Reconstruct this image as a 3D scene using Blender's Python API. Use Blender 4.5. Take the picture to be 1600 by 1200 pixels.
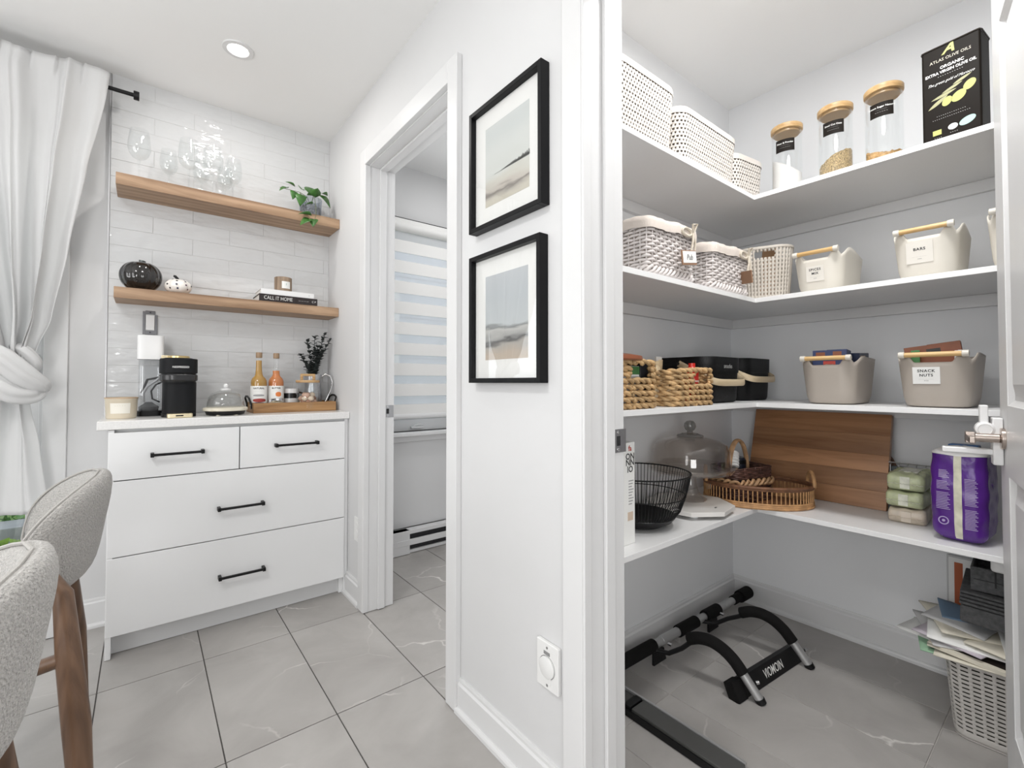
import bpy, bmesh, math, random
from math import sin, cos, pi, radians, sqrt
from mathutils import Vector, Matrix, Quaternion, noise

S = bpy.context.scene
for o in list(bpy.data.objects):
    bpy.data.objects.remove(o)
COL = S.collection
random.seed(7)

# ---------------------------------------------------------------- camera
cam_d = bpy.data.cameras.new('camera')
cam = bpy.data.objects.new('camera', cam_d)
COL.objects.link(cam)
cam_d.sensor_fit = 'HORIZONTAL'
cam_d.sensor_width = 36.0
cam_d.lens = 36.0 * 722.08 / 1600.0
cam_d.shift_x = -2.4 / 1600.0
cam_d.shift_y = -17.91 / 1600.0
cam_d.clip_start = 0.02
cam.location = (0, 0, 1.06)
cam.rotation_euler = (pi / 2 + 0.021, 0, -radians(38.6026))
S.camera = cam

# ---------------------------------------------------------------- sky, lights, exposure
S.view_settings.view_transform = 'Standard'
S.view_settings.look = 'None'
S.view_settings.gamma = 1.0
S.view_settings.use_curve_mapping = False
S.cycles.transparent_max_bounces = 48
S.cycles.max_bounces = 14
S.cycles.diffuse_bounces = 6
S.view_settings.exposure = 0.0

w = bpy.data.worlds.new('sky')
S.world = w
w.use_nodes = True
wn = w.node_tree
bg = wn.nodes['Background']
bg.inputs['Color'].default_value = (0.90, 0.95, 1.0, 1)
bg.inputs['Strength'].default_value = 1.25


def area(name, loc, rot, sx, sy, power, color=(1, 1, 1), shape='RECTANGLE', spread=pi):
    d = bpy.data.lights.new(name, 'AREA')
    d.shape = shape
    d.size = sx
    d.size_y = sy
    d.energy = power
    d.color = color
    d.spread = spread
    o = bpy.data.objects.new(name, d)
    COL.objects.link(o)
    o.location = loc
    o.rotation_euler = rot
    return o


# unseen fill lights added to brighten the rooms; patio and hall daylight, pantry lamp
area('left_fill_light', (-2.93, 0.2, 1.4), (0, -pi / 2, 0), 1.6, 2.4, 40, (0.985, 0.99, 1.0))  # added fill panel; the opening behind it is closed, no daylight enters
area('rear_fill_light', (-1.0, -2.93, 1.5), (-pi / 2, 0, pi), 1.3, 1.3, 4, (1.0, 1.0, 0.99))  # added for glints on the glossy tiles; opening behind it is closed
area('patio_daylight', (-1.3, 2.95, 1.1), (-pi / 2, 0, 0), 1.8, 1.9, 9, (0.975, 0.99, 1.0))
area('hall_room_daylight', (1.75, 2.6, 1.4), (-pi / 2, 0, 0), 0.7, 1.1, 5, (0.975, 0.99, 1.0))
area('hall_fill_light', (1.65, 1.9, 2.42), (0, 0, 0), 0.3, 0.3, 7, (1.0, 0.994, 0.985), 'DISK')  # added fill for the hall room, without a fixture
area('uplight_fill', (-1.4, 1.2, 1.0), (pi, 0, 0), 0.8, 0.8, 15, (1.0, 0.998, 0.99))  # added uplight that brightens the ceiling, out of view
area('main_fill_light', (-0.7, 0.9, 2.42), (0, 0, 0), 0.4, 0.4, 16, (1.0, 0.994, 0.985), 'DISK')  # added to light cabinet, tiles and floor; no fixture here
area('pantry_lamp', (1.30, 0.32, 2.41), (0, 0, 0), 0.30, 0.30, 14.6, (1.0, 0.994, 0.985), 'DISK')
# unseen fill light added behind the camera, aimed into the pantry
area('camera_fill_light', (-1.05, -1.25, 0.95), (0, 0, 0), 0.9, 0.9, 23, (1.0, 1.0, 1.0))
bpy.data.objects['camera_fill_light'].rotation_euler = Vector((1, 0.80, -0.06)).to_track_quat('-Z', 'Y').to_euler()

# ---------------------------------------------------------------- materials
MATS = {}


def nodes(name):
    m = bpy.data.materials.new(name)
    m.use_nodes = True
    n = m.node_tree.nodes
    l = m.node_tree.links
    return m, n, l, n['Principled BSDF']


def mat(name, col, rough=0.5, metal=0.0, var=0.0, vscale=8.0, bump=0.0, bscale=60.0, spec=0.5, coat=0.0, sheen=0.0, stretch=(1, 1, 1), trans=0.0, emis=None):
    if name in MATS:
        return MATS[name]
    m, n, l, b = nodes(name)
    b.inputs['Base Color'].default_value = (*col, 1)
    b.inputs['Roughness'].default_value = rough
    b.inputs['Metallic'].default_value = metal
    b.inputs['Specular IOR Level'].default_value = spec
    b.inputs['Coat Weight'].default_value = coat
    b.inputs['Sheen Weight'].default_value = sheen
    b.inputs['Transmission Weight'].default_value = trans
    tc = n.new('ShaderNodeTexCoord')
    mp = n.new('ShaderNodeMapping')
    mp.inputs['Scale'].default_value = stretch
    l.new(tc.outputs['Object'], mp.inputs['Vector'])
    if var > 0:
        t = n.new('ShaderNodeTexNoise')
        t.inputs['Scale'].default_value = vscale
        t.inputs['Detail'].default_value = 4
        l.new(mp.outputs[0], t.inputs['Vector'])
        r = n.new('ShaderNodeValToRGB')
        e = r.color_ramp.elements
        e[0].position, e[1].position = 0.3, 0.7
        e[0].color = (*[max(0, c * (1 - var)) for c in col], 1)
        e[1].color = (*[min(1, c * (1 + var)) for c in col], 1)
        l.new(t.outputs['Fac'], r.inputs[0])
        l.new(r.outputs[0], b.inputs['Base Color'])
    if bump > 0:
        t2 = n.new('ShaderNodeTexNoise')
        t2.inputs['Scale'].default_value = bscale
        t2.inputs['Detail'].default_value = 3
        l.new(mp.outputs[0], t2.inputs['Vector'])
        bp = n.new('ShaderNodeBump')
        bp.inputs['Strength'].default_value = bump
        bp.inputs['Distance'].default_value = 0.01
        l.new(t2.outputs['Fac'], bp.inputs['Height'])
        l.new(bp.outputs[0], b.inputs['Normal'])
    if emis:
        b.inputs['Emission Color'].default_value = (*emis[0], 1)
        b.inputs['Emission Strength'].default_value = emis[1]
    MATS[name] = m
    return m


def glass(name, tint=(0.97, 0.98, 0.98), ior=1.45, k=1.0, rough=0.0):
    """thin clear glass: straight transmission with Fresnel reflection"""
    if name in MATS:
        return MATS[name]
    m, n, l, b = nodes(name)
    n.remove(b)
    tr = n.new('ShaderNodeBsdfTransparent')
    tr.inputs[0].default_value = (*tint, 1)
    gl = n.new('ShaderNodeBsdfGlossy')
    gl.inputs['Roughness'].default_value = rough
    gl.inputs['Color'].default_value = (1, 1, 1, 1)
    # Schlick reflectance, the same from both sides of the thin sheet
    lw = n.new('ShaderNodeLayerWeight')
    lw.inputs['Blend'].default_value = 0.5
    pw = n.new('ShaderNodeMath')
    pw.operation = 'POWER'
    pw.inputs[1].default_value = 5.0
    l.new(lw.outputs['Facing'], pw.inputs[0])
    f0 = ((ior - 1) / (ior + 1)) ** 2
    mul = n.new('ShaderNodeMath')
    mul.operation = 'MULTIPLY_ADD'
    mul.inputs[1].default_value = min(1.0, (1 - f0) * k)
    mul.inputs[2].default_value = min(1.0, f0 * k)
    l.new(pw.outputs[0], mul.inputs[0])
    mx = n.new('ShaderNodeMixShader')
    l.new(mul.outputs[0], mx.inputs[0])
    l.new(tr.outputs[0], mx.inputs[1])
    l.new(gl.outputs[0], mx.inputs[2])
    l.new(mx.outputs[0], n['Material Output'].inputs[0])
    MATS[name] = m
    return m


def wood(name, c0, c1, rough=0.45, axis='X', scale=1.0, ring=14.0, dark=None, rand=False, bump=0.08):
    if name in MATS:
        return MATS[name]
    m, n, l, b = nodes(name)
    tc = n.new('ShaderNodeTexCoord')
    mp = n.new('ShaderNodeMapping')
    st = {'X': (0.7, 9, 9), 'Y': (9, 0.7, 9), 'Z': (9, 9, 0.7)}[axis]
    mp.inputs['Scale'].default_value = [s * scale for s in st]
    l.new(tc.outputs['Object'], mp.inputs['Vector'])
    if rand:
        oi = n.new('ShaderNodeObjectInfo')
        vm = n.new('ShaderNodeVectorMath')
        vm.operation = 'SCALE'
        vm.inputs[0].default_value = (7.3, 5.1, 9.7)
        l.new(oi.outputs['Random'], vm.inputs['Scale'])
        l.new(vm.outputs[0], mp.inputs['Location'])
    t = n.new('ShaderNodeTexNoise')
    t.inputs['Scale'].default_value = 1.6
    t.inputs['Detail'].default_value = 8
    t.inputs['Roughness'].default_value = 0.6
    t.inputs['Distortion'].default_value = 1.2
    l.new(mp.outputs[0], t.inputs['Vector'])
    wv = n.new('ShaderNodeTexWave')
    wv.wave_type = 'RINGS'
    wv.inputs['Scale'].default_value = ring / 14.0
    wv.inputs['Distortion'].default_value = 6
    wv.inputs['Detail'].default_value = 3
    l.new(mp.outputs[0], wv.inputs['Vector'])
    ad = n.new('ShaderNodeMath')
    ad.operation = 'MULTIPLY_ADD'
    ad.inputs[1].default_value = 0.14
    l.new(wv.outputs['Fac'], ad.inputs[0])
    l.new(t.outputs['Fac'], ad.inputs[2])
    r = n.new('ShaderNodeValToRGB')
    e = r.color_ramp.elements
    e[0].position, e[1].position = 0.36, 0.76
    e[0].color = (*c0, 1)
    e[1].color = (*c1, 1)
    l.new(ad.outputs[0], r.inputs[0])
    src = r.outputs[0]
    if rand:
        hs = n.new('ShaderNodeHueSaturation')
        mr = n.new('ShaderNodeMapRange')
        mr.inputs['To Min'].default_value = 0.80
        mr.inputs['To Max'].default_value = 1.2
        l.new(oi.outputs['Random'], mr.inputs['Value'])
        l.new(mr.outputs[0], hs.inputs['Value'])
        l.new(src, hs.inputs['Color'])
        src = hs.outputs[0]
    l.new(src, b.inputs['Base Color'])
    b.inputs['Roughness'].default_value = rough
    bp = n.new('ShaderNodeBump')
    bp.inputs['Strength'].default_value = bump
    bp.inputs['Distance'].default_value = 0.004
    l.new(ad.outputs[0], bp.inputs['Height'])
    l.new(bp.outputs[0], b.inputs['Normal'])
    MATS[name] = m
    return m


def floor_tile_mat():
    m, n, l, b = nodes('grey_marble_tile')
    geo = n.new('ShaderNodeNewGeometry')
    oi = n.new('ShaderNodeObjectInfo')
    vm = n.new('ShaderNodeVectorMath')
    vm.operation = 'SCALE'
    vm.inputs[0].default_value = (31.0, 17.0, 23.0)
    l.new(oi.outputs['Random'], vm.inputs['Scale'])
    va = n.new('ShaderNodeVectorMath')
    l.new(geo.outputs['Position'], va.inputs[0])
    l.new(vm.outputs[0], va.inputs[1])
    base = n.new('ShaderNodeTexNoise')
    base.inputs['Scale'].default_value = 3.2
    base.inputs['Detail'].default_value = 9
    base.inputs['Roughness'].default_value = 0.6
    base.inputs['Distortion'].default_value = 0.6
    l.new(va.outputs[0], base.inputs['Vector'])
    r = n.new('ShaderNodeValToRGB')
    e = r.color_ramp.elements
    e[0].position, e[1].position = 0.3, 0.72
    e[0].color = (0.335, 0.318, 0.303, 1)
    e[1].color = (0.44, 0.422, 0.405, 1)
    l.new(base.outputs['Fac'], r.inputs[0])
    # veins: warped cell borders, thin and branching
    wn_ = n.new('ShaderNodeTexNoise')
    wn_.inputs['Scale'].default_value = 5.0
    wn_.inputs['Detail'].default_value = 4
    l.new(va.outputs[0], wn_.inputs['Vector'])
    wm = n.new('ShaderNodeMix')
    wm.data_type = 'RGBA'
    wm.blend_type = 'LINEAR_LIGHT'
    wm.inputs['Factor'].default_value = 0.075
    l.new(va.outputs[0], wm.inputs['A'])
    l.new(wn_.outputs['Color'], wm.inputs['B'])
    vo_ = n.new('ShaderNodeTexVoronoi')
    vo_.feature = 'DISTANCE_TO_EDGE'
    vo_.inputs['Scale'].default_value = 2.3
    l.new(wm.outputs['Result'], vo_.inputs['Vector'])
    v = n.new('ShaderNodeMapRange')
    v.inputs['From Min'].default_value = 0.0
    v.inputs['From Max'].default_value = 0.010
    v.inputs['To Min'].default_value = 1.0
    v.inputs['To Max'].default_value = 0.0
    l.new(vo_.outputs['Distance'], v.inputs['Value'])
    # veins come and go
    msk = n.new('ShaderNodeTexNoise')
    msk.inputs['Scale'].default_value = 2.6
    l.new(va.outputs[0], msk.inputs['Vector'])
    mk = n.new('ShaderNodeMapRange')
    mk.inputs['From Min'].default_value = 0.47
    mk.inputs['From Max'].default_value = 0.64
    l.new(msk.outputs['Fac'], mk.inputs['Value'])
    mu = n.new('ShaderNodeMath')
    mu.operation = 'MULTIPLY'
    l.new(v.outputs[0], mu.inputs[0])
    l.new(mk.outputs[0], mu.inputs[1])
    mx = n.new('ShaderNodeMix')
    mx.data_type = 'RGBA'
    l.new(mu.outputs[0], mx.inputs['Factor'])
    l.new(r.outputs[0], mx.inputs['A'])
    mx.inputs['B'].default_value = (0.68, 0.66, 0.63, 1)
    l.new(mx.outputs['Result'], b.inputs['Base Color'])
    b.inputs['Roughness'].default_value = 0.42
    b.inputs['Specular IOR Level'].default_value = 0.4
    return m


def gloss_tile_mat():
    m, n, l, b = nodes('glossy_white_tile')
    geo = n.new('ShaderNodeNewGeometry')
    b.inputs['Base Color'].default_value = (0.655, 0.66, 0.665, 1)
    b.inputs['Roughness'].default_value = 0.08
    b.inputs['Specular IOR Level'].default_value = 0.5
    mp = n.new('ShaderNodeMapping')
    mp.inputs['Scale'].default_value = (1.0, 1.0, 2.2)
    l.new(geo.outputs['Position'], mp.inputs['Vector'])
    t = n.new('ShaderNodeTexNoise')
    t.inputs['Scale'].default_value = 13
    t.inputs['Detail'].default_value = 1.5
    l.new(mp.outputs[0], t.inputs['Vector'])
    bp = n.new('ShaderNodeBump')
    bp.inputs['Strength'].default_value = 0.55
    bp.inputs['Distance'].default_value = 0.016
    l.new(t.outputs['Fac'], bp.inputs['Height'])
    l.new(bp.outputs[0], b.inputs['Normal'])
    return m


WALL = mat('painted_wall', (0.665, 0.665, 0.668), 0.62, var=0.012, vscale=3, bump=0.03, bscale=300)
TRIMW = mat('painted_trim', (0.71, 0.71, 0.712), 0.38, var=0.01, vscale=5)
CEIL = mat('ceiling_paint', (0.86, 0.86, 0.855), 0.8, var=0.01, vscale=2)
PWALL = mat('pantry_wall_paint', (0.80, 0.808, 0.82), 0.6, var=0.015, vscale=2.5, bump=0.03, bscale=300)
SHELFW = mat('white_melamine', (0.82, 0.82, 0.82), 0.33, var=0.008, vscale=6)
CABW = mat('cabinet_white', (0.83, 0.835, 0.84), 0.32, var=0.006, vscale=4)
KICK = mat('toe_kick_white', (0.72, 0.725, 0.73), 0.4)
BLACK = mat('matte_black_metal', (0.007, 0.007, 0.0075), 0.42, spec=0.3)
BLKPL = mat('black_plastic', (0.006, 0.006, 0.0065), 0.40, spec=0.3)
FOAM = mat('black_foam', (0.007, 0.0065, 0.0065), 0.85, spec=0.2, bump=0.3, bscale=500)
CHROME = mat('chrome', (0.75, 0.75, 0.76), 0.14, metal=1.0)
STEEL = mat('satin_steel', (0.50, 0.50, 0.51), 0.32, metal=1.0)
SILVER = mat('silver_paint', (0.48, 0.48, 0.48), 0.35, metal=0.6)
NICKEL = mat('warm_nickel', (0.55, 0.47, 0.42), 0.25, metal=1.0)
GOLD = mat('brushed_gold', (0.72, 0.55, 0.27), 0.28, metal=1.0)
GOLDL = mat('pale_gold', (0.80, 0.70, 0.48), 0.35, metal=0.7)
COUNTER = mat('white_quartz', (0.80, 0.795, 0.785), 0.22, var=0.05, vscale=160)
PGROUT = mat('pale_grout', (0.42, 0.40, 0.38), 0.9, var=0.1, vscale=30)
GROUT = mat('dark_grout', (0.085, 0.08, 0.075), 0.9, var=0.1, vscale=30)
WGROUT = mat('white_grout', (0.60, 0.60, 0.60), 0.85)
FTILE = floor_tile_mat()
GTILE = gloss_tile_mat()
OAK = wood('oak_shelf_wood', (0.22, 0.128, 0.072), (0.47, 0.315, 0.200), 0.5, 'X', 1.7, 6)
WALNUT = wood('dark_walnut_leg', (0.075, 0.038, 0.020), (0.17, 0.095, 0.055), 0.38, 'Z', 1.6)
BOARDW = wood('cherry_board_wood', (0.25, 0.115, 0.048), (0.43, 0.22, 0.105), 0.40, 'Y', 1.5, 3, rand=True)
TRAYW = wood('rustic_tray_wood', (0.20, 0.095, 0.035), (0.46, 0.265, 0.115), 0.55, 'X', 1.6)
ACACIA = wood('acacia_lid_wood', (0.32, 0.17, 0.07), (0.60, 0.40, 0.20), 0.42, 'X', 1.5)
DOWEL = wood('bamboo_dowel', (0.55, 0.34, 0.13), (0.76, 0.53, 0.26), 0.42, 'Y', 2.0)
BENT = wood('bent_birch_strip', (0.50, 0.39, 0.24), (0.66, 0.54, 0.37), 0.5, 'X', 2.0)
CANDW = wood('grey_brown_bark_wood', (0.17, 0.115, 0.075), (0.36, 0.265, 0.185), 0.6, 'Z', 2.0)
BOUCLE = mat('boucle_fabric', (0.48, 0.462, 0.44), 0.95, var=0.22, vscale=260, bump=0.9, bscale=240, sheen=0.3)
PIPING = mat('fabric_piping', (0.42, 0.405, 0.385), 0.95, bump=0.3, bscale=300)
PAPERW = mat('white_paper', (0.82, 0.82, 0.80), 0.7)
INK = mat('black_ink', (0.02, 0.02, 0.022), 0.6)
INKW = mat('white_ink', (0.85, 0.85, 0.83), 0.6)
INKG = mat('grey_ink', (0.35, 0.35, 0.35), 0.6)
CLEAR = glass('clear_glass', (0.985, 0.99, 0.99), 1.42, 0.8)
PANE = glass('window_glass', (0.97, 0.98, 0.98), 1.45, 0.9)
PICGL = glass('picture_glass', (0.98, 0.98, 0.98), 1.5, 1.2)
SMOKE = glass('smoky_glass', (0.915, 0.90, 0.885), 1.5, 1.3)
CLRPL = glass('clear_plastic', (0.955, 0.96, 0.965), 1.45, 1.4, 0.05)
DOMEG = glass('dome_glass', (0.935, 0.94, 0.94), 1.5, 1.4)


# ---------------------------------------------------------------- mesh builder
def frame_from(d):
    d = Vector(d).normalized()
    a = Vector((0, 0, 1)) if abs(d.z) < 0.9 else Vector((1, 0, 0))
    u = d.cross(a).normalized()
    return u, d.cross(u).normalized(), d


class MB:
    def __init__(s):
        s.v, s.f = [], []

    def add(s, vs, fs, M=None):
        k = len(s.v)
        s.v += [tuple(M @ Vector(p)) if M else tuple(p) for p in vs]
        s.f += [tuple(i + k for i in f) for f in fs]
        return s

    def box(s, x0, x1, y0, y1, z0, z1, M=None):
        vs = [(x0, y0, z0), (x1, y0, z0), (x1, y1, z0), (x0, y1, z0), (x0, y0, z1), (x1, y0, z1), (x1, y1, z1), (x0, y1, z1)]
        return s.add(vs, [(3, 2, 1, 0), (4, 5, 6, 7), (0, 1, 5, 4), (1, 2, 6, 5), (2, 3, 7, 6), (3, 0, 4, 7)], M)

    def tube(s, pts, r, n=8, closed=False, caps=True, M=None, flat=None, upv=None):
        pts = [Vector(p) for p in pts]
        N = len(pts)
        rs = r if isinstance(r, (list, tuple)) else [r] * N
        vs, fs = [], []
        prev = None
        for i, p in enumerate(pts):
            if closed:
                t = pts[(i + 1) % N] - pts[i - 1]
            else:
                t = pts[min(i + 1, N - 1)] - pts[max(i - 1, 0)]
            if t.length < 1e-9:
                t = Vector((0, 0, 1))
            t.normalize()
            if upv is not None:
                u = Vector(upv) - t * t.dot(Vector(upv))
                u.normalize()
                v = t.cross(u)
            elif prev is None:
                u, v, _ = frame_from(t)
            else:
                u = prev - t * prev.dot(t)
                if u.length < 1e-6:
                    u, v, _ = frame_from(t)
                u.normalize()
                v = t.cross(u)
            prev = u
            fu, fv = flat if flat else (1, 1)
            for k in range(n):
                a = 2 * pi * k / n
                vs.append(p + u * (cos(a) * rs[i] * fu) + v * (sin(a) * rs[i] * fv))
        for i in range(N if closed else N - 1):
            j = (i + 1) % N
            for k in range(n):
                q = (k + 1) % n
                fs.append((i * n + k, i * n + q, j * n + q, j * n + k))
        if caps and not closed:
            fs.append(tuple(range(n - 1, -1, -1)))
            fs.append(tuple((N - 1) * n + k for k in range(n)))
        return s.add(vs, fs, M)

    def cyl(s, p0, p1, r0, r1=None, n=20, M=None):
        return s.tube([p0, p1], [r0, r0 if r1 is None else r1], n, M=M)

    def lathe(s, prof, n=32, M=None, sx=1.0, sy=1.0):
        vs, fs = [], []
        ring = []
        for r, z in prof:
            if r <= 1e-6:
                ring.append([len(vs)])
                vs.append((0, 0, z))
            else:
                ring.append(list(range(len(vs), len(vs) + n)))
                vs += [(r * cos(2 * pi * k / n) * sx, r * sin(2 * pi * k / n) * sy, z) for k in range(n)]
        for a, b in zip(ring, ring[1:]):
            for k in range(n):
                q = (k + 1) % n
                if len(a) == 1 and len(b) == 1:
                    continue
                if len(a) == 1:
                    fs.append((a[0], b[q], b[k]))
                elif len(b) == 1:
                    fs.append((a[k], a[q], b[0]))
                else:
                    fs.append((a[k], a[q], b[q], b[k]))
        return s.add(vs, fs, M)

    def prism(s, poly, z0, z1, M=None):
        n = len(poly)
        vs = [(x, y, z0) for x, y in poly] + [(x, y, z1) for x, y in poly]
        fs = [tuple(range(n - 1, -1, -1)), tuple(range(n, 2 * n))]
        fs += [(i, (i + 1) % n, n + (i + 1) % n, n + i) for i in range(n)]
        return s.add(vs, fs, M)

    def grid(s, fn, nu, nv, cu=False, cv=False, M=None, skip=None):
        mu, mv = (nu if cu else nu + 1), (nv if cv else nv + 1)
        vs = [fn(i / nu, j / nv) for j in range(mv) for i in range(mu)]
        fs = []
        for j in range(nv):
            for i in range(nu):
                if skip and skip(i, j):
                    continue
                a, b = (i + 1) % mu, (j + 1) % mv
                fs.append((j * mu + i, j * mu + a, b * mu + a, b * mu + i))
        return s.add(vs, fs, M)

    def ball(s, c, r, n=12, m=8, sc=(1, 1, 1), M=None):
        c = Vector(c)
        prof = [(sin(pi * j / m), -cos(pi * j / m)) for j in range(m + 1)]
        T = Matrix.Translation(c) @ Matrix.Diagonal((r * sc[0], r * sc[1], r * sc[2], 1))
        prof[0] = (0, -1)
        prof[-1] = (0, 1)
        return s.lathe(prof, n, (M @ T) if M else T)

    def build(s, name, m, parent=None, smooth=True, ang=38, bevel=0, solid=0, sub=0, bseg=2, off=-1):
        me = bpy.data.meshes.new(name)
        me.from_pydata(s.v, [], s.f)
        me.update()
        bm = bmesh.new()
        bm.from_mesh(me)
        bmesh.ops.recalc_face_normals(bm, faces=bm.faces)
        bm.to_mesh(me)
        bm.free()
        if m:
            me.materials.append(m)
        if smooth:
            me.shade_smooth()
            if ang:
                me.set_sharp_from_angle(angle=radians(ang))
        return link(name, me, parent, bevel, solid, sub, bseg, off)


def link(name, me, parent=None, bevel=0, solid=0, sub=0, bseg=2, off=-1):
    o = bpy.data.objects.new(name, me)
    COL.objects.link(o)
    if parent:
        o.parent = parent
    if solid:
        md = o.modifiers.new('thickness', 'SOLIDIFY')
        md.thickness = solid
        md.offset = off
    if bevel:
        md = o.modifiers.new('bevel', 'BEVEL')
        md.width = bevel
        md.segments = bseg
        md.limit_method = 'ANGLE'
        md.angle_limit = radians(40)
        md.harden_normals = True
    if sub:
        md = o.modifiers.new('subdivision', 'SUBSURF')
        md.levels = sub
        md.render_levels = sub
    return o


def tag(o, label, cat, group=None):
    o['label'] = label
    o['category'] = cat
    if group:
        o['group'] = group
    return o


def thing(name, label, cat, loc=(0, 0, 0), rz=0, group=None):
    o = bpy.data.objects.new(name, None)
    o.empty_display_size = 0.05
    COL.objects.link(o)
    o.location = loc
    o.rotation_euler = (0, 0, rz)
    return tag(o, label, cat, group)


def struct(name, mb=None, m=None, bevel=0, smooth=True):
    if mb is None:
        o = bpy.data.objects.new(name, None)
        COL.objects.link(o)
    else:
        o = mb.build(name, m, None, bevel=bevel, smooth=smooth)
    o['kind'] = 'structure'
    return o


def copy_tree(o, parent=None):
    c = o.copy()
    COL.objects.link(c)
    c.parent = parent
    for ch in list(o.children):
        copy_tree(ch, c)
    return c


def bx(name, m, parent, x0, x1, y0, y1, z0, z1, bevel=0, M=None):
    return MB().box(x0, x1, y0, y1, z0, z1, M).build(name, m, parent, bevel=bevel)


TXT = {}


def text_mesh(s, size, align='CENTER', shear=0.0, bold=0.0, spacing=1.0, ext=0.0):
    c = bpy.data.curves.new('lettering', 'FONT')
    c.body = s
    c.size = size
    c.align_x = align
    c.align_y = 'CENTER'
    c.shear = shear
    c.offset = bold
    c.space_character = spacing
    c.extrude = ext
    c.resolution_u = 2
    o = bpy.data.objects.new('lettering', c)
    COL.objects.link(o)
    dg = bpy.context.evaluated_depsgraph_get()
    dg.update()
    me = bpy.data.meshes.new_from_object(o.evaluated_get(dg))
    bpy.data.objects.remove(o)
    bpy.data.curves.remove(c)
    return me


def lettering(s, size, m, parent, M, align='CENTER', shear=0.0, bold=0.0, spacing=1.0, sx=1.0, bend=None, name='lettering'):
    """flat print: text in the XY plane, moved by M (or bent by a function of its x, y)"""
    me = text_mesh(s, size, align, shear, bold, spacing)
    for v in me.vertices:
        x, y = v.co.x * sx, v.co.y
        v.co = (M @ Vector(bend(x, y))) if bend else (M @ Vector((x, y, 0)))
    me.name = name
    me.materials.clear()
    me.materials.append(m)
    return link(name, me, parent)


def basis(o, ex, ey):
    """matrix whose local x, y run along ex, ey from origin o"""
    ex = Vector(ex).normalized()
    ey = Vector(ey).normalized()
    ez = ex.cross(ey)
    M = Matrix.Identity(4)
    for i in range(3):
        M[i][0], M[i][1], M[i][2], M[i][3] = ex[i], ey[i], ez[i], o[i]
    return M


class Perim:
    """rounded rectangle perimeter sampled by arc length; s = 0 at the middle of the -y side, running +x"""

    def __init__(s, w, d, r, n=10):
        s.w, s.d, s.r = w, d, r
        hx, hy = w / 2, d / 2
        pts = []
        for cx, cy, a0 in ((hx - r, -hy + r, -pi / 2), (hx - r, hy - r, 0), (-hx + r, hy - r, pi / 2), (-hx + r, -hy + r, pi)):
            for k in range(n + 1):
                a = a0 + pi / 2 * k / n
                pts.append((cx + r * cos(a), cy + r * sin(a)))
        pts = [(0, -hy)] + pts + [(0, -hy)]
        s.p = pts
        s.L = [0]
        for a, b in zip(pts, pts[1:]):
            s.L.append(s.L[-1] + math.hypot(b[0] - a[0], b[1] - a[1]))
        s.total = s.L[-1]

    def at(s, t):
        t = (t % 1.0) * s.total
        lo, hi = 0, len(s.L) - 1
        while hi - lo > 1:
            m = (lo + hi) // 2
            if s.L[m] <= t:
                lo = m
            else:
                hi = m
        a, b = s.p[lo], s.p[hi]
        q = (t - s.L[lo]) / max(1e-9, s.L[hi] - s.L[lo])
        x, y = a[0] + (b[0] - a[0]) * q, a[1] + (b[1] - a[1]) * q
        tx, ty = b[0] - a[0], b[1] - a[1]
        n = math.hypot(tx, ty) or 1
        return x, y, ty / n, -tx / n
# ================================================================ the setting
XD, YT, XP, YP = 0.813, 2.721, 2.297, 1.1285      # right wall, back wall, pantry far wall, pantry left wall
ZC = 2.4385

# floor: dark grout bed with each tile an object of its own
fl = struct('floor', MB().box(-3.1, 2.42, -3.1, 2.9, -0.12, -0.0025), GROUT)
TW, TL, GAP = 0.3045, 0.6096, 0.0016
tm = MB().box(GAP, TW - GAP, GAP, TL - GAP, -0.012, 0.0)
t0 = tm.build('tile', FTILE, fl, bevel=0.0012, bseg=1)
first = True
for i in range(-11, 8):
    for j in range(-8, 5):
        x, y = -0.1135 + i * TW, 0.305 + j * TL
        if x > 2.3 or x < -3.1 or y < -3.3 or y > 2.75:
            continue
        if (y < -0.95 or x < -1.4):
            continue
        o = t0 if first else t0.copy()
        if not first:
            COL.objects.link(o)
        first = False
        o.location = (x, y, 0)
bx('tile_field', FTILE, fl, -3.1, -1.3315 - GAP, -3.1, 2.72, -0.012, 0)['kind'] = 'stuff'
bx('tile_field', FTILE, fl, -1.3315 - GAP, 0.8, -3.1, -0.914 - GAP, -0.012, 0)['kind'] = 'stuff'

bx('pantry_grout_bed', PGROUT, fl, 0.93, XP, -0.6, YP, -0.010, -0.0019)
struct('ceiling', MB().box(-3.1, 2.42, -3.1, 2.9, ZC, ZC + 0.15), CEIL, smooth=False)

# back (outside) wall with the patio door and the window of the next room
wb = MB()
PX0, PX1, PZ1 = -2.25, -0.327, 2.10
FX0, FX1, FZ0, FZ1 = 1.06, 1.72, 0.745, 2.06
wb.box(-3.1, PX0, YT, 2.86, 0, ZC).box(PX0, PX1, YT, 2.86, PZ1, ZC).box(PX1, FX0, YT, 2.86, 0, ZC)
wb.box(FX0, FX1, YT, 2.86, 0, FZ0).box(FX0, FX1, YT, 2.86, FZ1, ZC).box(FX1, 2.42, YT, 2.86, 0, ZC)
wall_back = struct('wall_back', wb, WALL, smooth=False)
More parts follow.
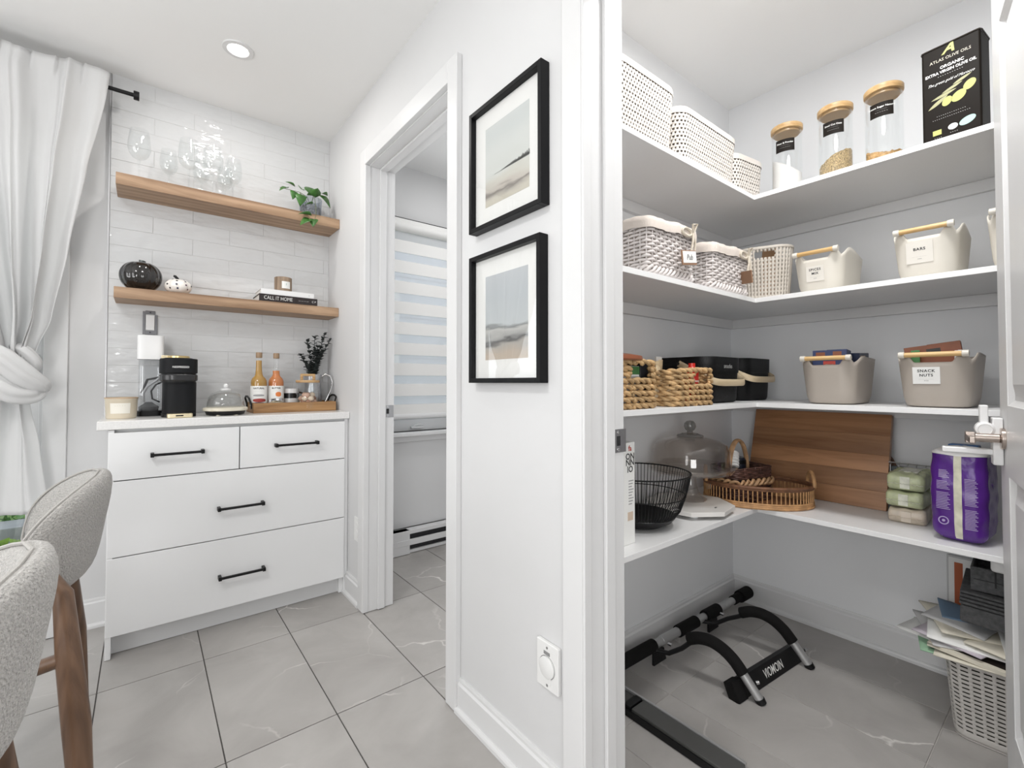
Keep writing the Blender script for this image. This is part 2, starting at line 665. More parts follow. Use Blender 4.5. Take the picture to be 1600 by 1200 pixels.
# glossy backsplash: grout bed and hand-made tiles, each laid singly
bx('grout_bed', WGROUT, wall_back, -0.131, XD, YT - 0.0115, YT, 0.9, ZC)
rows, RH, RL = 20, 0.0768, 0.305
shapes = {}
for r in range(rows):
    z0 = 0.905 + r * RH
    off = (0, 0.5)[r % 2] * RL
    x = -0.131 - off
    while x < XD - 0.005:
        a, b = max(x, -0.131), min(x + RL, XD)
        if b - a > 0.01:
            key = round(b - a, 4)
            if key not in shapes:
                shapes[key] = MB().box(0.0008, key - 0.0008, -0.005, 0.004, 0.0008, RH - 0.0008).build('wall_tile', GTILE, wall_back, bevel=0.0012, bseg=2)
                o = shapes[key]
            else:
                o = shapes[key].copy()
                COL.objects.link(o)
            o.location = (a, YT - 0.008 + random.uniform(-0.0007, 0.0007), z0)
            o.rotation_euler = (random.uniform(-0.004, 0.004), 0, random.uniform(-0.003, 0.003))
        x += RL
struct('trim_1', MB().box(-0.1365, -0.1315, YT - 0.016, YT, 0.9, ZC - 0.001), STEEL)

# right wall: the doorway to the hall room and the pantry opening are cut out
DY0, DY1, DZ = 1.357, 2.100, 2.074
QY0, QY1, QZ = -0.03, 0.735, 2.075
WX = 0.93
wr = MB()
wr.box(XD, WX, DY1 + 0.02, YT, 0, ZC).box(XD, WX, DY0 - 0.02, DY1 + 0.02, DZ + 0.02, ZC)
wr.box(XD, WX, QY1 + 0.02, DY0 - 0.02, 0, ZC).box(XD, WX, QY0 - 0.02, QY1 + 0.02, QZ + 0.02, ZC)
wr.box(XD, WX, -3.1, QY0 - 0.02, 0, ZC)
struct('wall_right', wr, WALL, smooth=False)
struct('wall_pantry_left', MB().box(WX, 2.42, YP, YP + 0.11, 0, ZC), PWALL, smooth=False)
struct('wall_pantry_far', MB().box(XP, 2.42, -0.60, YP, 0, ZC), PWALL, smooth=False)
struct('wall_pantry_right', MB().box(WX, 2.42, -0.72, -0.60, 0, ZC), PWALL, smooth=False)
struct('wall_hall_room', MB().box(2.30, 2.42, YP + 0.11, YT, 0, ZC), WALL, smooth=False)
# walls behind the camera; unseen window openings added for the fill lights
wl = MB()
wl.box(-3.1, -3.0, -3.1, -1.1, 0, ZC).box(-3.1, -3.0, 1.5, YT, 0, ZC).box(-3.1, -3.0, -1.1, 1.5, 0, 0.55).box(-3.1, -3.0, -1.1, 1.5, 2.2, ZC)
struct('wall_left', wl, WALL, smooth=False)
wq = MB()
wq.box(-3.0, -2.35, -3.1, -3.0, 0, ZC).box(-0.05, XD, -3.1, -3.0, 0, ZC).box(-2.35, -0.05, -3.1, -3.0, 0, 0.55).box(-2.35, -0.05, -3.1, -3.0, 2.3, ZC)
struct('wall_rear', wq, WALL, smooth=False)
pw = struct('added_window_3')
bx('window_frame', TRIMW, pw, -3.07, -3.02, 0.17, 0.23, 0.55, 2.2)
bx('pane', PANE, pw, -3.05, -3.045, -1.1, 1.5, 0.55, 2.2)
bx('sky_blocker', CEIL, pw, -3.02, -3.012, -1.1, 1.5, 0.55, 2.2)  # unseen opaque panel, added to keep sky light out
pw = struct('added_window_4')
bx('window_frame', TRIMW, pw, -1.23, -1.17, -3.07, -3.02, 0.55, 2.3)
bx('pane', PANE, pw, -2.35, -0.05, -3.05, -3.045, 0.55, 2.3)
bx('sky_blocker', CEIL, pw, -2.35, -0.05, -3.02, -3.012, 0.55, 2.3)  # same added panel, shutting the rear opening against the sky


def baseboard(name, pts, h=0.108, t=0.013, shoe=True, m=None):
    """profiled board along a wall from a to b, its face turned to n"""
    (ax, ay), (bx_, by), (nx, ny) = pts
    prof = [(0, 0.006), (0, h), (t * 0.45, h), (t * 0.62, h - 0.006), (t * 0.62, h - 0.014), (t, h - 0.020), (t, 0.006)]
    mb = MB()
    vs, fs = [], []
    for (x, y) in ((ax, ay), (bx_, by)):
        vs += [(x + nx * d, y + ny * d, z) for d, z in prof]
    k = len(prof)
    fs = [(i, (i + 1) % k, k + (i + 1) % k, k + i) for i in range(k)] + [tuple(range(k)), tuple(range(2 * k - 1, k - 1, -1))]
    mb.add(vs, fs)
    o = struct(name, mb, m or TRIMW, smooth=False)
    if shoe:
        p2 = [(0, 0.0005), (0, 0.020)] + [(t + 0.011 * sin(a), 0.008 + 0.012 * cos(a)) for a in (0.1, 0.5, 0.9, 1.3)] + [(t + 0.011, 0.0005)]
        k = len(p2)
        vs = []
        for (x, y) in ((ax, ay), (bx_, by)):
            vs += [(x + nx * d, y + ny * d, z) for d, z in p2]
        MB().add(vs, [(i, (i + 1) % k, k + (i + 1) % k, k + i) for i in range(k)] + [tuple(range(k)), tuple(range(2 * k - 1, k - 1, -1))]).build('shoe_moulding', TRIMW, o, smooth=False)
    return o


baseboard('baseboard_right', ((XD, QY1 + 0.068), (XD, DY0 - 0.062), (-1, 0)))
baseboard('baseboard_corner', ((XD, DY1 + 0.066), (XD, 2.42), (-1, 0)))
baseboard('baseboard_back', ((PX1 + 0.074, YT), (-0.108, YT), (0, -1)), h=0.125)
baseboard('baseboard_pantry_left', ((WX + 0.02, YP), (XP - 0.012, YP), (0, -1)), h=0.112)
baseboard('baseboard_pantry_far', ((XP, YP), (XP, -0.58), (-1, 0)), h=0.112)


# door frames: jambs, stops and casings
def door_frame(name, y0, y1, z1, cw0, cw1, ch, strike_y, strike_x, strike_z, extra=0.022):
    d = struct(name)
    xa, xb = XD - 0.001, WX + 0.010
    for yy0, yy1 in ((y0 - 0.02, y0), (y1, y1 + 0.02)):
        bx('jamb', TRIMW, d, xa, xb, yy0, yy1, 0.002, z1, 0.001)
    bx('head_jamb', TRIMW, d, xa, xb, y0 - 0.02, y1 + 0.02, z1, z1 + 0.02, 0.001)
    sx0, sx1 = XD + 0.048, XD + 0.082
    bx('stop', TRIMW, d, sx0, sx1, y1 - 0.011, y1, 0.003, z1, 0.003)
    bx('stop', TRIMW, d, sx0, sx1, y0, y0 + 0.011, 0.003, z1, 0.003)
    bx('head_stop', TRIMW, d, sx0, sx1, y0 + 0.011, y1 - 0.011, z1 - 0.011, z1, 0.003)
    cx0 = XD - extra
    bx('casing', TRIMW, d, cx0, XD, y1 + 0.004, y1 + 0.004 + cw1, 0.002, z1 + ch, 0.003)
    bx('casing', TRIMW, d, cx0, XD, y0 - 0.004 - cw0, y0 - 0.004, 0.002, z1 + ch, 0.003)
    bx('head_casing', TRIMW, d, cx0, XD, y0 - 0.004, y1 + 0.004, z1 + 0.004, z1 + ch, 0.003)
    # raised bead on the jamb edge
    bx('jamb_bead', TRIMW, d, cx0 + 0.001, XD + 0.004, y1 - 0.004, y1 + 0.004, 0.003, z1, 0.002)
    # strike plate with its hole and lip
    sp = bx('strike_plate', STEEL, d, strike_x - 0.022, strike_x + 0.022, strike_y - 0.002, strike_y, strike_z - 0.029, strike_z + 0.029, 0.004)
    bx('latch_hole', INK, sp, strike_x - 0.014, strike_x - 0.001, strike_y - 0.0026, strike_y - 0.0015, strike_z - 0.012, strike_z + 0.012)
    MB().cyl((strike_x - 0.008, strike_y - 0.003, strike_z + 0.021), (strike_x - 0.008, strike_y, strike_z + 0.021), 0.004, n=10).build('screw', CHROME, sp)
    MB().cyl((strike_x - 0.008, strike_y - 0.003, strike_z - 0.021), (strike_x - 0.008, strike_y, strike_z - 0.021), 0.004, n=10).build('screw', CHROME, sp)
    return d


door_frame('door_1', DY0, DY1, DZ, 0.062, 0.060, 0.078, DY1, 0.915, 0.922)
d2 = door_frame('door_2', QY0, QY1, QZ, 0.07, 0.064, 0.085, QY1, 0.925, 0.915)

# pantry door leaf, swung into the pantry
leaf = struct('door_3')
leaf.location = (0.946, -0.008, 0)
leaf.rotation_euler = (0, 0, math.atan2(0.156, 0.755))
LW = 0.771
dm = MB()
# stiles and rails around two raised panels
zs = [0.012, 0.23, 0.835, 1.005, 1.93, 2.05]
for x0, x1 in ((0, 0.105), (LW - 0.105, LW)):
    dm.box(x0, x1, -0.035, 0, zs[0], zs[5])
for a, b in ((0, 1), (2, 3), (4, 5)):
    dm.box(0.105, LW - 0.105, -0.035, 0, zs[a], zs[b])
dm.build('stiles_and_rails', TRIMW, leaf, bevel=0.0015)
for a, b in ((1, 2), (3, 4)):
    z0, z1, x0, x1 = zs[a], zs[b], 0.105, LW - 0.105
    q = MB()
    ins = [(0, -0.002), (0.012, -0.011), (0.022, -0.011), (0.05, -0.003)]
    vs, fs = [], []
    for d_, y_ in ins:
        vs += [(x0 + d_, y_, z0 + d_), (x1 - d_, y_, z0 + d_), (x1 - d_, y_, z1 - d_), (x0 + d_, y_, z1 - d_)]
    for k in range(len(ins) - 1):
        for e in range(4):
            f = (e + 1) % 4
            fs.append((k * 4 + e, k * 4 + f, k * 4 + 4 + f, k * 4 + 4 + e))
    fs.append((12, 13, 14, 15))
    q.add(vs, fs)
    q.box(x0, x1, -0.03, -0.014, z0, z1)
    q.build('panel', TRIMW, leaf, smooth=False)
for z in (0.2, 1.05, 1.85):
    MB().cyl((-0.004, 0.004, z - 0.045), (-0.004, 0.004, z + 0.045), 0.006, n=10).build('hinge', STEEL, leaf)
lev = MB().cyl((LW - 0.062, -0.001, 0.922), (LW - 0.062, 0.008, 0.922), 0.026, n=24)
lev.cyl((LW - 0.062, 0.008, 0.922), (LW - 0.062, 0.066, 0.922), 0.011, n=16)
lev.box(LW - 0.075, LW - 0.05, 0.052, 0.070, 0.908, 0.936)
lev.build('lever_handle', NICKEL, leaf, bevel=0.002)
lv = MB().box(LW - 0.15, LW - 0.05, 0.058, 0.070, 0.914, 0.930).build('lever_arm', NICKEL, leaf, bevel=0.003)
# white child-safety lock clamped on the lever
lk = thing('lever_lock', 'white plastic child safety lock on the pantry door lever', 'door lock', leaf.location, leaf.rotation_euler.z)
q = MB().box(LW - 0.055, LW - 0.018, 0.001, 0.020, 0.855, 0.972)
q.build('base_plate', SHELFW, lk, bevel=0.003)
q = MB().box(LW - 0.05, LW - 0.028, 0.018, 0.112, 0.879, 0.893)
q.build('lower_arm', SHELFW, lk, bevel=0.003)
q = MB().box(LW - 0.052, LW - 0.030, 0.026, 0.042, 0.948, 1.003)
q.build('upper_arm', SHELFW, lk, bevel=0.003)
Mh = Matrix.Translation((LW - 0.052, 0.033, 0.943)) @ Matrix.Rotation(-pi / 2, 4, 'Y')
MB().lathe([(0, -0.022), (0.018, -0.022), (0.018, 0.004), (0.013, 0.007), (0.012, 0.006), (0, 0.006)], 24, Mh).build('pivot_hub', SHELFW, lk)

# patio door behind the curtain
pd = struct('window_1')
fm = MB()
fm.box(PX1 - 0.016, PX1, 2.735, 2.82, 0, PZ1).box(PX0, PX0 + 0.035, 2.735, 2.82, 0, PZ1)
fm.box(PX0, PX1, 2.735, 2.82, PZ1 - 0.04, PZ1).box(PX0, PX1, 2.735, 2.82, 0, 0.05)
fm.build('window_frame', TRIMW, pd, bevel=0.002)
for a, b, yy in ((PX0 + 0.035, -1.26, 2.785), (-1.30, PX1 - 0.016, 2.75)):
    sm = MB()
    sm.box(a, a + 0.05, yy, yy + 0.03, 0.05, PZ1 - 0.04).box(b - 0.034, b, yy, yy + 0.03, 0.05, PZ1 - 0.04)
    sm.box(a, b, yy, yy + 0.03, 0.05, 0.13).box(a, b, yy, yy + 0.03, PZ1 - 0.10, PZ1 - 0.04)
    sm.build('sash', TRIMW, pd, bevel=0.002)
    bx('pane', PANE, pd, a + 0.05, b - 0.034, yy + 0.012, yy + 0.017, 0.13, PZ1 - 0.10)
q = MB().box(-0.350, -0.343, 2.728, 2.75, 1.03, 1.175)
q.build('pull_handle', TRIMW, pd, bevel=0.002)
struct('trim_2', MB().box(PX1 - 0.002, PX1 + 0.072, YT - 0.016, YT, 0.002, PZ1 + 0.07), TRIMW, bevel=0.003)
struct('trim_3', MB().box(PX0 - 0.07, PX1 - 0.002, YT - 0.016, YT, PZ1 - 0.002, PZ1 + 0.07), TRIMW, bevel=0.003)

# window of the hall room
w2 = struct('window_2')
fm = MB()
fm.box(FX0, FX0 + 0.045, 2.76, 2.83, FZ0, FZ1).box(FX1 - 0.045, FX1, 2.76, 2.83, FZ0, FZ1)
fm.box(FX0, FX1, 2.76, 2.83, FZ0, FZ0 + 0.075).box(FX0, FX1, 2.76, 2.83, FZ1 - 0.06, FZ1)
fm.build('window_frame', TRIMW, w2, bevel=0.003)
sm = MB()
sm.box(FX0 + 0.045, FX0 + 0.08, 2.775, 2.82, FZ0 + 0.075, FZ1 - 0.06).box(FX1 - 0.08, FX1 - 0.045, 2.775, 2.82, FZ0 + 0.075, FZ1 - 0.06)
sm.box(FX0 + 0.08, FX1 - 0.08, 2.775, 2.82, FZ0 + 0.075, FZ0 + 0.11).box(FX0 + 0.08, FX1 - 0.08, 2.775, 2.82, FZ1 - 0.1, FZ1 - 0.06)
sm.build('sash', TRIMW, w2, bevel=0.003)
bx('pane', PANE, w2, FX0 + 0.08, FX1 - 0.08, 2.795, 2.80, FZ0 + 0.11, FZ1 - 0.1)
bx('sill', TRIMW, w2, FX0 - 0.05, FX1 + 0.05, 2.655, 2.765, FZ0 - 0.022, FZ0, 0.003)
bx('apron', TRIMW, w2, FX0 - 0.04, FX1 + 0.04, 2.702, YT, FZ0 - 0.062, FZ0 - 0.022, 0.003)
ck = MB().box(1.345, 1.432, 2.735, 2.762, 0.762, 0.776)
ck.tube([(1.36, 2.735, 0.778), (1.385, 2.728, 0.79), (1.425, 2.728, 0.787)], 0.006, 8)
ck.build('crank_handle', TRIMW, w2, bevel=0.003)

bl = thing('zebra_blind', 'white zebra roller blind with alternating solid and sheer bands in the hall window', 'window blind')
BLF = mat('blind_fabric', (0.80, 0.795, 0.78), 0.9, bump=0.15, bscale=700)
SHEER = MATS.get('sheer')
m, n_, l_, b_ = nodes('sheer_fabric')
tr = n_.new('ShaderNodeBsdfTransparent')
mx = n_.new('ShaderNodeMixShader')
mx.inputs[0].default_value = 0.38
b_.inputs['Base Color'].default_value = (0.85, 0.87, 0.90, 1)
b_.inputs['Roughness'].default_value = 0.9
l_.new(tr.outputs[0], mx.inputs[1])
l_.new(b_.outputs[0], mx.inputs[2])
l_.new(mx.outputs[0], n_['Material Output'].inputs[0])
SHEER = m
hb = MB()
hb.tube([(FX0 - 0.01, 2.685, 2.035), (FX1 + 0.01, 2.685, 2.035)], 0.045, 16, flat=(1, 0.7))
hb.box(FX0 - 0.01, FX1 + 0.01, 2.65, 2.72, 2.035, 2.075)
hb.build('head_rail', BLF, bl)
bx('shadow_gap_strip', BLKPL, bl, FX0 - 0.012, FX1 + 0.012, 2.651, 2.72, 2.0755, 2.081)  # black strip standing in for the shade above the head rail
bx('sheer_panel', SHEER, bl, FX0, FX1, 2.684, 2.685, 0.85, 2.02)
for k in range(9):
    z1 = 1.950 - 0.1285 * k
    bx('fabric_band', BLF, bl, FX0, FX1, 2.681, 2.6835, max(z1 - 0.077, 0.86), z1)
MB().tube([(FX0, 2.684, 0.846), (FX1, 2.684, 0.846)], 0.013, 10, flat=(0.7, 1.3)).build('bottom_rail', TRIMW, bl)

ht = thing('baseboard_heater', 'white electric baseboard heater with dark slots under the hall window', 'heater', (0, 0, 0))
hm = MB()
pr_ = [(2.716, 0.003), (2.716, 0.145), (2.690, 0.145), (2.652, 0.128), (2.652, 0.122)]
HX0, HX1 = 1.0, 1.95
hm.box(HX0, HX1, 2.655, 2.72, 0.003, 0.022).box(HX0, HX1, 2.64, 2.655, 0.055, 0.090).box(HX0, HX1, 2.70, 2.72, 0.02, 0.145)
hm.box(HX0, HX1, 2.645, 2.72, 0.122, 0.145).box(HX0, 1.292, 2.642, 2.70, 0.003, 0.145)
hm.build('heater_body', TRIMW, ht, bevel=0.002)
bx('heating_slot', INK, ht, 1.292, HX1 - 0.02, 2.668, 2.70, 0.022, 0.122)

# recessed ceiling lamps
LAMP = mat('lamp_glow', (1, 1, 1), 0.5, emis=((1.0, 0.97, 0.92), 9.0))


def downlight(x, y, label, power=4.0):
    t = thing('recessed_light', label, 'ceiling light', (x, y, ZC), 0, 'recessed ceiling lights')
    MB().lathe([(0.036, -0.001), (0.040, -0.006), (0.056, -0.005), (0.058, 0.0), (0.036, -0.001)], 32).build('trim_ring', TRIMW, t)
    MB().lathe([(0, -0.0015), (0.036, -0.0015)], 32).build('lens', LAMP, t)
    a = area('downlight_lamp', (x, y, ZC - 0.008), (0, 0, 0), 0.07, 0.07, power, (1.0, 0.975, 0.94), 'DISK')
    return t


downlight(0.285, 2.185, 'round white recessed ceiling light above the coffee counter')

# outdoors behind the patio door
GRASS = mat('lawn', (0.12, 0.22, 0.05), 0.9, var=0.4, vscale=20)
struct('ground_outside', MB().box(-9, 9, 2.86, 14, -0.5, -0.3), GRASS)
rw = thing('garden_wall', 'low grey stone garden wall outside the patio door', 'garden wall', (-1.2, 3.72, -0.3))
STONE = mat('grey_stone', (0.33, 0.345, 0.36), 0.8, var=0.15, vscale=9)
for k in range(8):
    for r in range(3):
        bx('stone_block', STONE, rw, -2.0 + k * 0.5 + (r % 2) * 0.2, -2.0 + k * 0.5 + (r % 2) * 0.2 + 0.495, -0.10, 0.10, r * 0.195, r * 0.195 + 0.192, 0.006)


def shrub(x, y, z, r, h, seed, label, c0):
    rnd = random.Random(seed)
    t = thing('shrub', label, 'shrub', (x, y, z), 0, 'shrubs outside the patio door')
    MB().tube([(0, 0, 0), (0.01, 0, h * 0.6)], 0.02, 6).build('stem', WALNUT, t)
    lf = MB()
    for k in range(700):
        a, b = rnd.uniform(0, 2 * pi), rnd.uniform(-0.3, 1)
        rr = r * rnd.uniform(0.55, 1.0)
        c = Vector((cos(a) * rr * sqrt(1 - b * b * 0.8), sin(a) * rr * sqrt(1 - b * b * 0.8), h * 0.55 + b * h * 0.45))
        d = Vector((rnd.uniform(-1, 1), rnd.uniform(-1, 1), rnd.uniform(-0.2, 1))).normalized()
        e = d.cross(Vector((rnd.uniform(-1, 1), rnd.uniform(-1, 1), 0.3))).normalized()
        L, W = rnd.uniform(0.04, 0.07), rnd.uniform(0.012, 0.02)
        lf.add([c, c + d * L * 0.5 + e * W, c + d * L, c + d * L * 0.5 - e * W], [(0, 1, 2, 3)])
    o = lf.build('foliage', mat('leaf_%s' % c0[0], c0[1], 0.6, var=0.35, vscale=14), t, smooth=False)
    o['kind'] = 'stuff'


YG = ('bright', (0.30, 0.46, 0.09))
DG = ('deep', (0.12, 0.30, 0.08))
shrub(-1.02, 3.22, -0.3, 0.27, 0.60, 1, 'low bright green shrub in front of the grey garden wall', YG)
shrub(-0.44, 3.26, -0.3, 0.26, 0.56, 2, 'low bright green shrub at the right end of the garden wall', YG)
shrub(-1.15, 4.25, -0.3, 0.34, 0.98, 3, 'taller yellow green shrub behind the garden wall', YG)
shrub(-0.42, 4.25, -0.3, 0.34, 0.94, 4, 'taller deep green shrub behind the garden wall', DG)

hs = thing('neighbour_house', 'pale blue grey clapboard house outside the hall window', 'house', (2.0, 7.0, -0.3))
SID = mat('blue_grey_siding', (0.42, 0.47, 0.55), 0.7, var=0.08, vscale=5)
bx('house_wall', SID, hs, -2.2, 3.5, 0.02, 3.0, 0, 5.0)
for k in range(20):
    bx('siding_board', SID, hs, -2.2, 3.5, -0.015, 0.02, k * 0.22, k * 0.22 + 0.205, M=Matrix.Rotation(0.0, 4, 'X'))
bx('house_window', TRIMW, hs, 0.2, 1.2, -0.05, 0.02, 1.6, 3.0, 0.01)
# ================================================================ coffee counter
cb = thing('drawer_cabinet', 'white drawer cabinet with black bar pulls under the coffee counter', 'cabinet', (-0.106, 2.352, 0))
CW = 0.900
b_ = MB()
b_.box(0, 0.018, 0.002, 0.355, 0.002, 0.875)
b_.box(CW - 0.018, CW, 0.03, 0.355, 0.002, 0.875)
b_.box(0.018, CW - 0.018, 0.03, 0.355, 0.09, 0.108)
b_.box(0.018, CW - 0.018, 0.34, 0.355, 0.09, 0.875)
b_.box(0.018, CW - 0.018, 0.03, 0.05, 0.845, 0.875)
b_.build('carcass', CABW, cb, bevel=0.001)
bx('toe_kick', KICK, cb, 0.018, CW - 0.002, 0.050, 0.064, 0.002, 0.09)
bx('filler_strip', CABW, cb, CW, 0.917, 0.014, 0.034, 0.002, 0.875)
bx('gap_backing', INK, cb, 0.018, CW - 0.018, 0.024, 0.028, 0.10, 0.86)


def drawer(x0, x1, z0, z1, hx0, hx1, hz):
    d = bx('drawer', CABW, cb, x0, x1, 0.0, 0.019, z0, z1, 0.0012)
    h = MB()
    h.box(hx0, hx1, -0.034, -0.024, hz - 0.005, hz + 0.005)
    for q in (hx0 + 0.006, hx1 - 0.006):
        h.box(q - 0.006, q + 0.006, -0.036, 0.001, hz - 0.008, hz + 0.008)
    h.build('handle', BLACK, d, bevel=0.0015)


drawer(0.002, 0.436, 0.680, 0.864, 0.128, 0.307, 0.771)
drawer(0.440, 0.897, 0.680, 0.864, 0.576, 0.766, 0.771)
drawer(0.002, 0.897, 0.386, 0.676, 0.356, 0.535, 0.518)
drawer(0.002, 0.897, 0.086, 0.382, 0.362, 0.541, 0.225)

ct = MB().box(-0.139, XD - 0.001, 2.343, YT - 0.015, 0.877, 0.911).build('countertop', COUNTER, None, bevel=0.003)
tag(ct, 'white speckled quartz countertop on the drawer cabinet', 'countertop')
ZT = 0.911

for nm, z0, z1, y0, lab in (('floating_shelf', 1.888, 1.938, 2.522, 'upper oak floating shelf carrying the wine glasses and ivy'),
                            ('floating_shelf', 1.412, 1.459, 2.524, 'lower oak floating shelf carrying the pumpkins and books')):
    t = thing(nm, lab, 'shelf', (-0.105, y0, z0), 0, 'oak floating shelves')
    bx('plank', OAK, t, 0, XD + 0.104, 0, YT - 0.015 - y0, 0, z1 - z0, 0.0015)
ZS1, ZS2 = 1.938, 1.459

# wine glasses
WG = glass('wine_glass_clear', (0.975, 0.98, 0.98), 1.5, 1.0)


def wine_glass():
    t = thing('wine_glass', 'x', 'wine glass', (0, 0, 0), 0, 'wine glasses on the upper shelf')
    MB().lathe([(0, 0.004), (0.004, 0.005), (0.030, 0.0015), (0.033, 0.0), (0, 0.0)], 32).build('foot', WG, t)
    MB().lathe([(0.0045, 0.004), (0.0035, 0.02), (0.0035, 0.075), (0.007, 0.092), (0, 0.094)], 16).build('stem', WG, t)
    out = [(0.006, 0.092), (0.022, 0.100), (0.034, 0.116), (0.0405, 0.138), (0.041, 0.160), (0.038, 0.19), (0.0335, 0.222)]
    inn = [(r - 0.0012, z + 0.0012) for r, z in reversed(out[:-1])]
    MB().lathe(out + [(0.0323, 0.2222)] + inn + [(0, 0.095)], 40).build('bowl', WG, t)
    return t


g0 = wine_glass()
pos = [(-0.031, 2.585, 'wine glass standing alone at the left end of the upper oak shelf', 1.0),
       (0.075, 2.645, 'small wine glass in the back row behind the left of the tall front pair', 0.86),
       (0.146, 2.565, 'tall wine glass second from the left in the front row of the upper shelf', 1.03),
       (0.238, 2.570, 'wide wine glass third from the left in the front row of the upper shelf', 1.03),
       (0.200, 2.655, 'small wine glass in the back row between the two tall front glasses', 0.84),
       (0.325, 2.600, 'rightmost wine glass of the front row, nearest the ivy', 0.93),
       (0.300, 2.665, 'small wine glass in the back row at its right end', 0.84)]
for i, (x, y, lab, s) in enumerate(pos):
    g = g0 if i == 0 else copy_tree(g0)
    g.location = (x, y, ZS1 + 0.0005)
    g.scale = (s, s, s)
    g['label'] = lab

# ivy in a ribbed glass pot
pt = thing('potted_ivy', 'trailing green ivy in a ribbed clear glass pot on the upper shelf', 'plant', (0.682, 2.595, ZS1 + 0.0005))
RIBG = glass('ribbed_glass', (0.80, 0.82, 0.85), 1.5, 1.3, 0.08)
q = MB()
n = 64
prof = [(0.046, 0.0), (0.050, 0.004), (0.056, 0.10), (0.0535, 0.10), (0.047, 0.008)]
vs, fs = [], []
for r, z in prof:
    for k in range(n):
        rr = r + 0.0014 * (1 if k % 4 < 2 else -1)
        vs.append((rr * cos(2 * pi * k / n), rr * sin(2 * pi * k / n), z))
for j in range(len(prof) - 1):
    for k in range(n):
        fs.append((j * n + k, j * n + (k + 1) % n, (j + 1) * n + (k + 1) % n, (j + 1) * n + k))
fs.append(tuple(range(n)))
q.add(vs, fs).build('pot', RIBG, pt, ang=20)
SOIL = mat('dark_soil', (0.42, 0.41, 0.40), 0.95, var=0.5, vscale=120, bump=0.6, bscale=200)
MB().lathe([(0, 0.006), (0.045, 0.006), (0.048, 0.055), (0, 0.06)], 24).build('pebbles', SOIL, pt)
IVY = mat('ivy_leaf', (0.055, 0.155, 0.035), 0.38, var=0.45, vscale=30)
STEMG = mat('ivy_stem', (0.13, 0.16, 0.07), 0.6)


def leaf_mesh(L, W, lobes=True, curl=0.25):
    """pointed heart leaf along +x, thin but folded along the midrib"""
    m_ = MB()
    prof = [(0.0, 0.0), (0.10, 0.62), (0.28, 1.0), (0.5, 0.86), (0.75, 0.48), (1.0, 0.0)]
    vs, fs = [], []
    for t_, w_ in prof:
        z = -curl * L * t_ * t_
        vs += [(t_ * L, -w_ * W / 2, z + 0.18 * W * w_), (t_ * L, 0, z), (t_ * L, w_ * W / 2, z + 0.18 * W * w_)]
    for k in range(len(prof) - 1):
        a = k * 3
        fs += [(a, a + 3, a + 4, a + 1), (a + 1, a + 4, a + 5, a + 2)]
    m_.add(vs, fs)
    return m_


lfm = leaf_mesh(0.060, 0.050)
proto = lfm.build('leaf', IVY, pt, ang=0, solid=0.0006)
LME = proto.data
leaves = [(-0.115, -0.02, 0.125, 200, -20, 0.9), (-0.085, -0.03, 0.135, 170, 35, 0.8), (-0.085, -0.02, 0.115, 245, -60, 0.85), (-0.055, -0.03, 0.13, 60, 30, 1.0), (-0.06, -0.04, 0.10, 260, -70, 1.1),
          (-0.005, -0.03, 0.115, 95, 60, 1.35), (0.012, -0.04, 0.10, 265, 40, 1.1), (0.035, -0.03, 0.12, -25, -35, 1.35), (0.05, -0.03, 0.135, 40, 20, 0.8), (0.02, -0.02, 0.13, 120, 10, 0.9), (-0.03, -0.02, 0.10, 230, -40, 0.7),
          (-0.012, -0.092, 0.045, 190, -10, 0.8), (-0.02, -0.098, -0.020, 175, 10, 1.05), (-0.022, -0.098, -0.042, 190, -25, 1.1), (-0.006, -0.098, -0.035, 240, -50, 0.9)]
for i, (x, y, z, yaw, pit, s) in enumerate(leaves):
    o = proto if i == 0 else link('leaf', LME, pt)
    if i:
        md = o.modifiers.new('thickness', 'SOLIDIFY')
        md.thickness = 0.0006
    o.location = (x, y, z)
    o.rotation_euler = (radians(random.uniform(-35, 35)), radians(-pit), radians(yaw))
    o.scale = (s, s, s)
for pts in ([(0, 0, 0.06), (0.005, -0.03, 0.11), (0.0, -0.07, 0.09), (0.0, -0.095, 0.04), (0.002, -0.098, -0.01), (-0.008, -0.1, -0.045)],
            [(0, 0, 0.06), (-0.02, -0.01, 0.105), (-0.06, -0.025, 0.115), (-0.12, -0.02, 0.117), (-0.155, -0.02, 0.118)],
            [(0, 0, 0.06), (0.01, -0.02, 0.11), (0.045, -0.03, 0.125), (0.07, -0.04, 0.12), (0.075, -0.045, 0.09)],
            [(0, 0, 0.06), (-0.03, -0.01, 0.09), (-0.06, -0.03, 0.11), (-0.065, -0.045, 0.09)]):
    MB().tube(pts, 0.0013, 6).build('vine', STEMG, pt)


# pumpkins
def pumpkin_mesh(r, h, ribs, depth):
    def fn(u, v):
        a = 2 * pi * u
        rib = abs(sin(a * ribs / 2)) ** 0.6
        p = pi * v
        prof = sin(p) ** 0.72
        rr = r * prof * (1 - depth + depth * rib)
        z = h / 2 - cos(p) * h / 2 * (1 - 0.10 * sin(p))
        dip = 0.16 * h * max(0, 1 - (sin(p) / 0.5)) ** 2
        z += -dip if v > 0.5 else dip
        return (rr * cos(a), rr * sin(a), z)
    return MB().grid(fn, ribs * 8, 28, cu=True)


